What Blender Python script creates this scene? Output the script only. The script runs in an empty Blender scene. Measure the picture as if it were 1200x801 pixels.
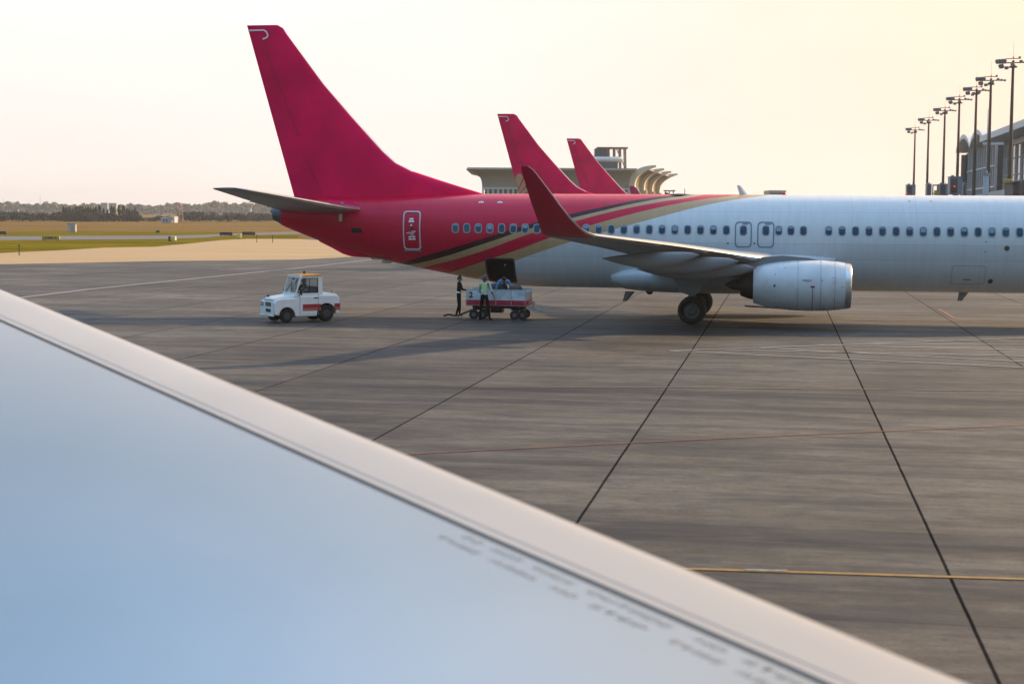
import bpy, math, random
from mathutils import Vector, Matrix
random.seed(7)
PI=math.pi
# ------------------------------------------------------------ scene basics
sc=bpy.context.scene
col=sc.collection
F,PIT,AL,X0,Y0,H,ROLL=1837.48,0.0823135,0.169775,7.81967,66.6017,4.470276,0.0059688
sc.render.resolution_x=1024; sc.render.resolution_y=683
cam_d=bpy.data.cameras.new('camera'); cam=bpy.data.objects.new('camera',cam_d); col.objects.link(cam)
cam_d.sensor_width=36; cam_d.lens=F/1200*36; cam_d.clip_end=20000; cam_d.clip_start=0.05
right=Vector((1,0,0)); fwd=Vector((0,math.cos(PIT),-math.sin(PIT))); up=Vector((0,math.sin(PIT),math.cos(PIT)))
cr,sr=math.cos(ROLL),math.sin(ROLL)
r2=right*cr+up*sr; u2=up*cr-right*sr
cam.matrix_world=Matrix(((r2.x,u2.x,-fwd.x,0),(r2.y,u2.y,-fwd.y,0),(r2.z,u2.z,-fwd.z,H),(0,0,0,1)))
cam_d.dof.use_dof=True; cam_d.dof.focus_distance=64; cam_d.dof.aperture_fstop=1.8
sc.camera=cam
sc.view_settings.view_transform='Standard'; sc.view_settings.look='None'
sc.view_settings.exposure=0.0; sc.view_settings.gamma=1
def ray(u,v):
    a=u-600;b=v-400.5
    uu=a*cr+b*sr; vv=-a*sr+b*cr
    return right*(uu/F)+fwd-up*(vv/F)
def G(u,v,z=0.0):
    d=ray(u,v); t=(z-H)/d.z
    return Vector((d.x*t,d.y*t,z))
def at(u,v,Y):
    d=ray(u,v); t=Y/d.y
    return Vector((d.x*t,Y,H+d.z*t))
# ------------------------------------------------------------ materials
MATS={}
def mat(name,color,rough=0.5,metal=0.0,spec=0.5,var=0.0,scale=5.0,bump=0.0,coat=0.0,emit=None,estr=0.0,alpha=1.0,rvar=0.0,stretch=(1,1,1)):
    if name in MATS: return MATS[name]
    m=bpy.data.materials.new(name); m.use_nodes=True; nt=m.node_tree; b=nt.nodes['Principled BSDF']
    b.inputs['Base Color'].default_value=(*color,1); b.inputs['Roughness'].default_value=rough
    b.inputs['Metallic'].default_value=metal; b.inputs['Specular IOR Level'].default_value=spec
    b.inputs['Coat Weight'].default_value=coat; b.inputs['Coat Roughness'].default_value=0.08
    b.inputs['Alpha'].default_value=alpha
    if emit: b.inputs['Emission Color'].default_value=(*emit,1); b.inputs['Emission Strength'].default_value=estr
    if var>0 or bump>0 or rvar>0:
        tc=nt.nodes.new('ShaderNodeTexCoord'); mp=nt.nodes.new('ShaderNodeMapping'); mp.inputs['Scale'].default_value=stretch
        nt.links.new(tc.outputs['Object'],mp.inputs[0])
        n=nt.nodes.new('ShaderNodeTexNoise'); n.inputs['Scale'].default_value=scale; n.inputs['Detail'].default_value=6
        nt.links.new(mp.outputs[0],n.inputs['Vector'])
        if var>0:
            mr=nt.nodes.new('ShaderNodeMapRange'); mr.inputs[1].default_value=.3; mr.inputs[2].default_value=.7
            mr.inputs[3].default_value=1-var; mr.inputs[4].default_value=1+var*.6
            nt.links.new(n.outputs['Fac'],mr.inputs[0])
            mx=nt.nodes.new('ShaderNodeVectorMath'); mx.operation='SCALE'; mx.inputs[0].default_value=color
            nt.links.new(mr.outputs[0],mx.inputs['Scale']); nt.links.new(mx.outputs[0],b.inputs['Base Color'])
        if rvar>0:
            mr=nt.nodes.new('ShaderNodeMapRange'); mr.inputs[1].default_value=.3; mr.inputs[2].default_value=.7
            mr.inputs[3].default_value=rough-rvar; mr.inputs[4].default_value=rough+rvar
            nt.links.new(n.outputs['Fac'],mr.inputs[0]); nt.links.new(mr.outputs[0],b.inputs['Roughness'])
        if bump>0:
            bp=nt.nodes.new('ShaderNodeBump'); bp.inputs['Strength'].default_value=bump; bp.inputs['Distance'].default_value=.05
            nt.links.new(n.outputs['Fac'],bp.inputs['Height']); nt.links.new(bp.outputs[0],b.inputs['Normal'])
    MATS[name]=m; return m
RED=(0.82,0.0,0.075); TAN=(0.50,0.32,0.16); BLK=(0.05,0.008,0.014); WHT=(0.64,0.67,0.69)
M_red=mat('red_paint',(.88,0,.088),.35,spec=.12,coat=.0,var=.24,scale=.45,rvar=.07)
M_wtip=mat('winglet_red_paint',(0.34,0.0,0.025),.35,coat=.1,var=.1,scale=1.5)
M_grey=mat('grey_wing_paint',(.21,.22,.235),.38,var=.12,scale=1.2,rvar=.08,stretch=(.5,2,2))
M_silver=mat('bare_metal_edge',(.60,.60,.60),.28,metal=.85,var=.1,scale=3)
M_white=mat('white_paint',(.74,.75,.77),.28,coat=.3,var=.06,scale=2)
M_nac=mat('engine_cowl_paint',(.58,.61,.64),.3,coat=.3,var=.1,scale=1.6,rvar=.08)
M_dark=mat('dark_metal',(.015,.015,.017),.45,metal=.4,var=.3,scale=6)
M_steel=mat('steel',(.35,.35,.36),.35,metal=.8,var=.2,scale=8)
M_black=mat('black_cavity',(.006,.006,.008),.8)
M_rub=mat('tyre_rubber',(.007,.007,.008),.8,var=.3,scale=20)
M_rim=mat('wheel_rim',(.10,.105,.11),.5,metal=.3,var=.2,scale=15)
M_glass=mat('cabin_window_glass',(.012,.05,.10),.12,spec=.8,var=.35,scale=1.3)
M_frame=mat('window_surround',(.33,.38,.42),.4)
M_line=mat('panel_seam',(.22,.25,.28),.5)
M_doorline=mat('door_outline_grey',(.55,.57,.6),.4)
M_exitline=mat('exit_outline',(.12,.18,.25),.45)
# ------------------------------------------------------------ mesh builder
class MB:
    def __init__(s): s.v=[]; s.f=[]; s.m=[]
    def add(s,vs,fs,mi=0):
        o=len(s.v); s.v+= [tuple(p) for p in vs]; s.f+=[tuple(i+o for i in f) for f in fs]
        s.m+= (mi if isinstance(mi,list) else [mi]*len(fs))
        return s
    def box(s,c,d,mi=0,rot=None,bev=0.0,taper=(1,1)):
        x,y,z=d[0]/2,d[1]/2,d[2]/2
        R=rot if rot is not None else Matrix.Identity(3)
        c=Vector(c)
        b=min(bev,x*.8,y*.8,z*.8)
        if b<=0:
            vs=[]
            for sz in(-1,1):
                tx,ty=(taper if sz>0 else (1,1))
                for sx,sy in((-1,-1),(1,-1),(1,1),(-1,1)): vs.append(c+R@Vector((sx*x*tx,sy*y*ty,sz*z)))
            return s.add(vs,[(3,2,1,0),(4,5,6,7),(0,1,5,4),(1,2,6,5),(2,3,7,6),(3,0,4,7)],mi)
        # chamfered: stack of rounded loops
        def loop(hx,hy,hz,tx=1,ty=1):
            pts=[(-hx+b,-hy),(hx-b,-hy),(hx,-hy+b),(hx,hy-b),(hx-b,hy),(-hx+b,hy),(-hx,hy-b),(-hx,-hy+b)]
            return [c+R@Vector((px*tx,py*ty,hz)) for px,py in pts]
        def inner(hz,tx=1,ty=1):
            hx,hy=x-b,y-b
            k=b*.3
            pts=[(-hx+k,-hy),(hx-k,-hy),(hx,-hy+k),(hx,hy-k),(hx-k,hy),(-hx+k,hy),(-hx,hy-k),(-hx,-hy+k)]
            return [c+R@Vector((px*tx,py*ty,hz)) for px,py in pts]
        loops=[inner(-z),loop(x,y,-z+b),loop(x,y,z-b,*taper),inner(z,*taper)]
        return s.loft(loops,mi,True)
    def loft(s,loops,mi=0,caps=True,closed=True):
        n=len(loops[0]); vs=[p for l in loops for p in l]; fs=[];ms=[]
        for i in range(len(loops)-1):
            for j in range(n if closed else n-1):
                k=(j+1)%n
                fs.append((i*n+j,i*n+k,(i+1)*n+k,(i+1)*n+j)); ms.append(mi(i,j) if callable(mi) else mi)
        if caps:
            mc=mi(0,0) if callable(mi) else mi
            fs.append(tuple(range(n-1,-1,-1))); ms.append(mc)
            fs.append(tuple(range((len(loops)-1)*n,len(loops)*n))); ms.append(mi(len(loops)-2,0) if callable(mi) else mi)
        return s.add(vs,fs,ms)
    def cyl(s,a,b,r1,r2=None,n=16,mi=0,caps=True):
        a=Vector(a);b=Vector(b); r2=r1 if r2 is None else r2
        d=(b-a).normalized(); t=Vector((0,0,1)) if abs(d.z)<.9 else Vector((1,0,0))
        e=d.cross(t).normalized(); g=d.cross(e)
        L=[[c+(e*math.cos(2*PI*i/n)+g*math.sin(2*PI*i/n))*r for i in range(n)] for c,r in((a,r1),(b,r2))]
        return s.loft(L,mi,caps)
    def rev(s,o,ax,prof,n=24,mi=0,caps=False,flat=None):
        # prof: list of (t along axis, radius)
        o=Vector(o); d=Vector(ax).normalized(); t=Vector((0,0,1)) if abs(d.z)<.9 else Vector((1,0,0))
        e=d.cross(t).normalized(); g=Vector((0,0,1)) if abs(d.z)<.9 else d.cross(e)
        L=[]
        for t_,r in prof:
            lp=[]
            for i in range(n):
                a=2*PI*i/n; q=e*math.cos(a)*r+g*math.sin(a)*r
                if flat and q.z<0: q.z*=flat
                lp.append(o+d*t_+q)
            L.append(lp)
        return s.loft(L,mi,caps)
    def tube(s,pts,r,n=8,mi=0):
        for a,b in zip(pts[:-1],pts[1:]): s.cyl(a,b,r,r,n,mi)
        return s
    def build(s,name,mats,parent=None,smooth=None,bevel=0,recalc=True):
        me=bpy.data.meshes.new(name); me.from_pydata(s.v,[],s.f)
        for m in (mats if isinstance(mats,(list,tuple)) else [mats]): me.materials.append(m)
        me.polygons.foreach_set('material_index',s.m); me.update()
        if recalc:
            import bmesh
            bm=bmesh.new(); bm.from_mesh(me); bmesh.ops.recalc_face_normals(bm,faces=bm.faces); bm.to_mesh(me); bm.free()
        if smooth is not None:
            me.shade_smooth() if hasattr(me,'shade_smooth') else None
            me.set_sharp_from_angle(angle=math.radians(smooth))
        o=bpy.data.objects.new(name,me); col.objects.link(o)
        if parent: o.parent=parent
        if bevel:
            b=o.modifiers.new('bevel','BEVEL'); b.width=bevel; b.segments=2; b.limit_method='ANGLE'
        return o
def tag(o,label=None,cat=None,group=None,kind=None):
    if label:o['label']=label
    if cat:o['category']=cat
    if group:o['group']=group
    if kind:o['kind']=kind
    return o
def empty(name,loc,rz=0,label=None,cat=None,group=None):
    o=bpy.data.objects.new(name,None); col.objects.link(o); o.location=loc; o.rotation_euler=(0,0,rz); o.empty_display_size=.3
    return tag(o,label,cat,group)
def lerp(t,xs):
    if t<=xs[0][0]: return xs[0][1]
    for (a,b),(c,d) in zip(xs[:-1],xs[1:]):
        if t<=c: return b+(d-b)*(t-a)/(c-a)
    return xs[-1][1]
def smoothlerp(t,xs):  # catmull-rom
    n=len(xs)
    if t<=xs[0][0]: return xs[0][1]
    if t>=xs[-1][0]: return xs[-1][1]
    for i in range(n-1):
        if t<=xs[i+1][0]: break
    x0,y0=xs[i]; x1,y1=xs[i+1]; h=x1-x0; u=(t-x0)/h
    m0=(y1-xs[i-1][1])/(x1-xs[i-1][0]) if i>0 else (y1-y0)/h
    m1=(xs[i+2][1]-y0)/(xs[i+2][0]-x0) if i<n-2 else (y1-y0)/h
    return (2*u**3-3*u*u+1)*y0+(u**3-2*u*u+u)*h*m0+(-2*u**3+3*u*u)*y1+(u**3-u*u)*h*m1
# ------------------------------------------------------------ livery material (paint pattern follows the hull)
def livery():
    m=bpy.data.materials.new('airliner_livery'); m.use_nodes=True; nt=m.node_tree; b=nt.nodes['Principled BSDF']
    N=nt.nodes.new; L=nt.links.new
    tc=N('ShaderNodeTexCoord'); sp=N('ShaderNodeSeparateXYZ'); L(tc.outputs['Object'],sp.inputs[0])
    mr=N('ShaderNodeMapRange'); mr.clamp=False   # x=19.6-s ; s 15..35 -> 0..1 ; x 4.6 .. -15.4
    mr.inputs[1].default_value=4.6; mr.inputs[2].default_value=-15.4; mr.inputs[3].default_value=0; mr.inputs[4].default_value=1
    L(sp.outputs['X'],mr.inputs[0])
    zn=N('ShaderNodeMapRange'); zn.clamp=False; zn.inputs[1].default_value=0; zn.inputs[2].default_value=6; L(sp.outputs['Z'],zn.inputs[0])
    B=[[(33.2,2.15),(32.39,2.28),(30.94,2.66),(30.12,2.88),(28.88,3.25),(27.85,3.57),(27.01,3.84),(26.06,4.11),(24.83,4.42),(23.7,4.67),(22.32,4.98),(21.55,5.12),(20.6,5.24),(19.5,5.5)],
       [(33.2,1.9),(31.35,2.3),(30.14,2.61),(28.89,3.01),(27.85,3.35),(26.95,3.66),(25.98,3.94),(24.74,4.25),(23.51,4.56),(22.3,4.85),(21.08,5.08),(20.0,5.22),(18.9,5.5)],
       [(33.2,1.6),(30.99,2.16),(30.16,2.36),(28.9,2.72),(27.85,3.08),(26.94,3.43),(25.86,3.78),(24.67,4.1),(23.5,4.42),(22.28,4.71),(21.06,4.95),(19.66,5.18),(18.4,5.5)],
       [(31.2,1.55),(29.79,1.98),(28.18,2.51),(26.63,3.04),(25.88,3.33),(24.27,3.85),(22.95,4.24),(21.47,4.63),(20.16,4.92),(18.95,5.12),(18.0,5.25),(17.0,5.5)],
       [(29.6,1.4),(28.44,1.89),(27.28,2.38),(25.79,2.92),(24.49,3.34),(22.93,3.8),(21.44,4.22),(20.14,4.58),(18.93,4.88),(17.54,5.13),(16.8,5.23),(15.6,5.5)]]
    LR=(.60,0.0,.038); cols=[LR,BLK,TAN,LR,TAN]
    # start white, paint 5,4,3,2,1
    prev=None
    def mix(a,bcol,fac):
        mx=N('ShaderNodeMix'); mx.data_type='RGBA'
        L(fac,mx.inputs[0])
        if hasattr(a,'links') : L(a,mx.inputs[6])
        else: mx.inputs[6].default_value=(*a,1)
        mx.inputs[7].default_value=(*bcol,1) if not hasattr(bcol,'links') else (1,1,1,1)
        if hasattr(bcol,'links'): L(bcol,mx.inputs[7])
        return mx.outputs[2]
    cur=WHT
    for i in (4,3,2,1,0):
        fc=N('ShaderNodeFloatCurve'); cv=fc.mapping.curves[0]
        pts=sorted([((s-15)/20,z/6) for s,z in B[i]])
        if pts[0][0]>0.001: pts=[(0,.9999)]+pts
        # beyond the last point the stripe is under the belly
        pts=pts+[(1,0.05)] if pts[-1][0]<1 else pts
        while len(cv.points)<len(pts): cv.points.new(.5,.5)
        for p,(x,y) in zip(cv.points,pts): p.location=(x,y); p.handle_type='AUTO_CLAMPED'
        fc.mapping.update(); L(mr.outputs[0],fc.inputs['Value'])
        sb=N('ShaderNodeMath'); sb.operation='SUBTRACT'; L(zn.outputs[0],sb.inputs[0]); L(fc.outputs[0],sb.inputs[1])
        ml=N('ShaderNodeMapRange'); ml.inputs[1].default_value=-.001; ml.inputs[2].default_value=.001; L(sb.outputs[0],ml.inputs[0])
        # inside the s range only (s>15)
        cur=mix(cur,cols[i],ml.outputs[0])
    # grime: vertical streaks and panel tone
    mp=N('ShaderNodeMapping'); mp.inputs['Scale'].default_value=(3,.6,.25); L(tc.outputs['Object'],mp.inputs[0])
    n=N('ShaderNodeTexNoise'); n.inputs['Scale'].default_value=2.2; n.inputs['Detail'].default_value=7; L(mp.outputs[0],n.inputs['Vector'])
    r1=N('ShaderNodeMapRange'); r1.inputs[1].default_value=.35; r1.inputs[2].default_value=.7; r1.inputs[3].default_value=1.02; r1.inputs[4].default_value=.94; L(n.outputs['Fac'],r1.inputs[0])
    # skin seams: rows at fixed heights and rings at fixed stations
    def band(out,centre,w):
        a=N('ShaderNodeMath'); a.operation='SUBTRACT'; L(out,a.inputs[0]); a.inputs[1].default_value=centre
        c=N('ShaderNodeMath'); c.operation='ABSOLUTE'; L(a.outputs[0],c.inputs[0])
        d=N('ShaderNodeMath'); d.operation='LESS_THAN'; L(c.outputs[0],d.inputs[0]); d.inputs[1].default_value=w; return d.outputs[0]
    fr=N('ShaderNodeMath'); fr.operation='MULTIPLY'; L(sp.outputs['X'],fr.inputs[0]); fr.inputs[1].default_value=1/2.54
    fr2=N('ShaderNodeMath'); fr2.operation='FRACT'; L(fr.outputs[0],fr2.inputs[0])
    outs=[band(sp.outputs['Z'],3.27,.012),band(sp.outputs['Z'],2.62,.012),band(sp.outputs['Z'],4.55,.01),band(fr2.outputs[0],.5,.004)]
    sm=outs[0]
    for o_ in outs[1:]:
        a=N('ShaderNodeMath'); a.operation='MAXIMUM'; L(sm,a.inputs[0]); L(o_,a.inputs[1]); sm=a.outputs[0]
    inv=N('ShaderNodeMath'); inv.operation='MULTIPLY_ADD'; L(sm,inv.inputs[0]); inv.inputs[1].default_value=-.16; inv.inputs[2].default_value=1
    tot=N('ShaderNodeMath'); tot.operation='MULTIPLY'; L(r1.outputs[0],tot.inputs[0]); L(inv.outputs[0],tot.inputs[1])
    # the strip of skin between the two long seams is a slightly darker row
    mid=N('ShaderNodeMath'); mid.operation='SUBTRACT'; L(sp.outputs['Z'],mid.inputs[0]); mid.inputs[1].default_value=2.945
    mab=N('ShaderNodeMath'); mab.operation='ABSOLUTE'; L(mid.outputs[0],mab.inputs[0])
    ml2=N('ShaderNodeMath'); ml2.operation='LESS_THAN'; L(mab.outputs[0],ml2.inputs[0]); ml2.inputs[1].default_value=.325
    dk=N('ShaderNodeMath'); dk.operation='MULTIPLY_ADD'; L(ml2.outputs[0],dk.inputs[0]); dk.inputs[1].default_value=-.08; dk.inputs[2].default_value=1
    t2=N('ShaderNodeMath'); t2.operation='MULTIPLY'; L(tot.outputs[0],t2.inputs[0]); L(dk.outputs[0],t2.inputs[1])
    vs=N('ShaderNodeVectorMath'); vs.operation='SCALE'; L(cur,vs.inputs[0]); L(t2.outputs[0],vs.inputs['Scale'])
    L(vs.outputs[0],b.inputs['Base Color'])
    b.inputs['Roughness'].default_value=.27; b.inputs['Coat Weight'].default_value=.06; b.inputs['Coat Roughness'].default_value=.12; b.inputs['Specular IOR Level'].default_value=.3
    n2=N('ShaderNodeTexNoise'); n2.inputs['Scale'].default_value=1.3; n2.inputs['Detail'].default_value=3; L(tc.outputs['Object'],n2.inputs['Vector'])
    bp=N('ShaderNodeBump'); bp.inputs['Strength'].default_value=.12; bp.inputs['Distance'].default_value=.06; L(n2.outputs['Fac'],bp.inputs['Height']); L(bp.outputs[0],b.inputs['Normal'])
    return m
M_liv=livery()
# ------------------------------------------------------------ AIRLINER
def P(s,l,z): return Vector((19.6-s,-l,z))     # station from nose, lateral to starboard, height
TOP=[(0,3.0),(.4,3.45),(1.2,3.9),(2.0,4.3),(2.8,4.78),(3.8,5.1),(5.2,5.25),(8,5.27),(27.5,5.27),(31,5.22),(34.4,5.12),(36.1,5.09),(37.3,4.95),(38.15,4.62)]
BOT=[(0,2.85),(.4,2.3),(1.2,1.85),(2.2,1.55),(3.5,1.38),(5.5,1.3),(8,1.29),(24.5,1.28),(26.5,1.3),(27.55,1.36),(29.8,1.7),(32.68,2.24),(34.0,2.52),(35.3,2.88),(36.56,3.32),(37.85,3.82),(38.15,4.0)]
HWD=[(0,.05),(.4,.55),(1.2,1.0),(2.2,1.38),(3.5,1.7),(5.2,1.86),(7,1.88),(25.5,1.88),(28,1.8),(30,1.62),(32,1.33),(34,.98),(36,.62),(37.5,.34),(38.15,.22)]
ZCE=[(0,2.92),(2,3.1),(5,3.45),(25,3.45),(29,3.6),(32,3.85),(35,4.15),(38.15,4.33)]
def sec(s):
    t=smoothlerp(s,TOP); b=smoothlerp(s,BOT); w=smoothlerp(s,HWD); c=lerp(s,ZCE)
    return t,b,w,c
def surf(s,z,off=0.0):
    t,b,w,c=sec(s); a=(t-c) if z>c else (c-b)
    k=max(0.0,1-((z-c)/a)**2); y=w*math.sqrt(k)
    # normal in the cross-section plane
    ny=y/(w*w); nz=(z-c)/(a*a); ln=math.hypot(ny,nz) or 1
    return P(s,y+off*ny/ln,z+off*nz/ln)
def rrect(s0,s1,z0,z1,r,n=5):
    pts=[]
    for cx,cz,a0 in((s1-r,z1-r,0),(s0+r,z1-r,90),(s0+r,z0+r,180),(s1-r,z0+r,270)):
        for i in range(n+1):
            a=math.radians(a0+90*i/n); pts.append((cx+r*math.cos(a),cz+r*math.sin(a)))
    out=[]
    for i,p in enumerate(pts):
        q=pts[(i+1)%len(pts)]; k=max(1,int(math.hypot(q[0]-p[0],q[1]-p[1])/.09))
        for j in range(k): out.append((p[0]+(q[0]-p[0])*j/k,p[1]+(q[1]-p[1])*j/k))
    return out
def ring(mb,s0,s1,z0,z1,r,w,off,mi=0,h=.006):
    o=rrect(s0,s1,z0,z1,r); cs,cz_=(s0+s1)/2,(z0+z1)/2; ks,kz=1-2*w/(s1-s0),1-2*w/(z1-z0); i=[(cs+(a-cs)*ks,cz_+(b-cz_)*kz) for a,b in o]
    L=[[surf(a,b,0.0) for a,b in o],[surf(a,b,off) for a,b in o],[surf(a,b,off) for a,b in i],[surf(a,b,0.0) for a,b in i]]
    mb.loft(L,mi,False); return mb
def patch(mb,s0,s1,z0,z1,r,off,mi=0,nz=1):
    o=rrect(s0,s1,z0,z1,r); c=((s0+s1)/2,(z0+z1)/2)
    L=[]
    K=5
    for k in range(K): 
        q=1-k/K
        L.append([surf(c[0]+(a-c[0])*q,c[1]+(b-c[1])*q,off) for a,b in o])
    mb.loft(L,mi,True); return mb
CS0,CS1,CZ0,CZ1=27.22,28.42,1.50,2.50
def build_fuselage(parent,hole=True):
    st=[0,.08,.2,.4,.7,1.0,1.4,1.8,2.2,2.6,3.0,3.5,4,4.6,5.2,6,7]
    s=8.0
    while s<24.5: st.append(s); s+=.75
    st+=[25,25.5,26,26.5,26.9]; st+=[CS0+(CS1-CS0)*i/6 for i in range(7)]; st+=[28.8,29.1,29.4,29.8]+[30.1+.3*i for i in range(25)]+[37.5,37.7,37.9]
    n=72; mb=MB(); loops=[]
    # ring param: starboard side rows are placed so two rows sit on the cargo hatch edges
    def angs(sv):
        t,b,w,c=sec(sv); ad=c-b
        a0=math.asin(max(-1,min(1,(CZ1-c)/ad))); a1=math.asin(max(-1,min(1,(max(CZ0,b+.03)-c)/ad)))
        A=[]
        k=18
        for i in range(k): A.append(PI/2+(a0-PI/2)*i/k)
        for i in range(10): A.append(a0+(a1-a0)*i/10)
        for i in range(8): A.append(a1+(-PI/2-a1)*i/8)
        return A
    for sv in st:
        t,b,w,c=sec(sv); A=angs(min(max(sv,24),29.8)); lp=[]
        B=[x for x in A]+[-PI/2]
        full=[(x,1) for x in A]+[(x,-1) for x in reversed(B[1:])]
        for x,sg in full:
            a=(t-c) if x>0 else (c-b)
            lp.append(P(sv,sg*w*math.cos(x),c+a*math.sin(x)))
        loops.append(lp)
    n=len(loops[0])
    mb.loft(loops,0,True)
    if hole:
        f2=[];m2=[]
        i0=min(range(len(st)),key=lambda i:abs(st[i]-CS0)); i1=min(range(len(st)),key=lambda i:abs(st[i]-CS1))
        for f,m_ in zip(mb.f,mb.m):
            if len(f)==4:
                i=min(f)//n; js=[q%n for q in f]
                if i0<=i<i1 and min(js)>=18 and max(js)<=28: continue
            f2.append(f); m2.append(m_)
        mb.f=f2; mb.m=m2
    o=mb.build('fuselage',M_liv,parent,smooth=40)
    return o
def airfoil(n=14,te=.004):
    pts=[]
    for i in range(n+1):
        x=.5*(1+math.cos(PI*i/n)); pts.append((x,1))
    for i in range(1,n):
        x=.5*(1-math.cos(PI*i/n)); pts.append((x,-1))
    pts.append((1,-1))
    def th(x): return 5*(.2969*math.sqrt(x)-.126*x-.3516*x*x+.2843*x**3-.1015*x**4)
    return [(x,sg*(th(x)+te*x)) for x,sg in pts]
AF=airfoil()
def wingloft(mb,secs,mi_fn=0,camber=0.0):
    """secs: (s_le, l, z, chord, tc, cant[deg], twist drop of the trailing edge)"""
    loops=[]
    for (s,l,z,c,tc,cant,dz) in secs:
        ca=math.radians(cant); side=1 if l>=0 else -1
        lp=[]
        for x,y in AF:
            yy=y*tc*c + camber*c*4*x*(1-x)
            lp.append(P(s+x*c, l-math.sin(ca)*yy*side, z+math.cos(ca)*yy-dz*x))
        loops.append(lp)
    mb.loft(loops,mi_fn,True); return mb
NA=len(AF)
def le_idx(j,w=3): return abs(j-14)<=w or abs(j+1-14)<=w-1
FLE=[(4.9,27.6),(5.34,29.07),(5.6,29.95),(5.89,30.89),(6.22,31.92),(6.59,32.68),(7.09,33.25),(8.52,34.6),(10.01,35.94),(12.2,37.62),(12.45,37.78),(12.6,38.05)]
def fintc(z):
    sl=lerp(z,FLE); c=lerp(z,[(4.9,37.28),(5.09,37.33),(12.6,39.46)])-sl
    t=.40/c if z<6.8 else .098*lerp(z,[(6.8,1.0),(12.6,1.0)])
    if z<6.8: t=min(.098,.42/c)
    return sl,c,(t*.35 if z>=12.59 else t)
def finp(z,s,side,off):
    sl,c,tc=fintc(z); x=min(max((s-sl)/c,0.0),1)
    y=5*(.2969*math.sqrt(x)-.126*x-.3516*x*x+.2843*x**3-.1015*x**4)*tc*c+.004*x*tc*c
    return P(s,side*(y+off),z)
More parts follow.
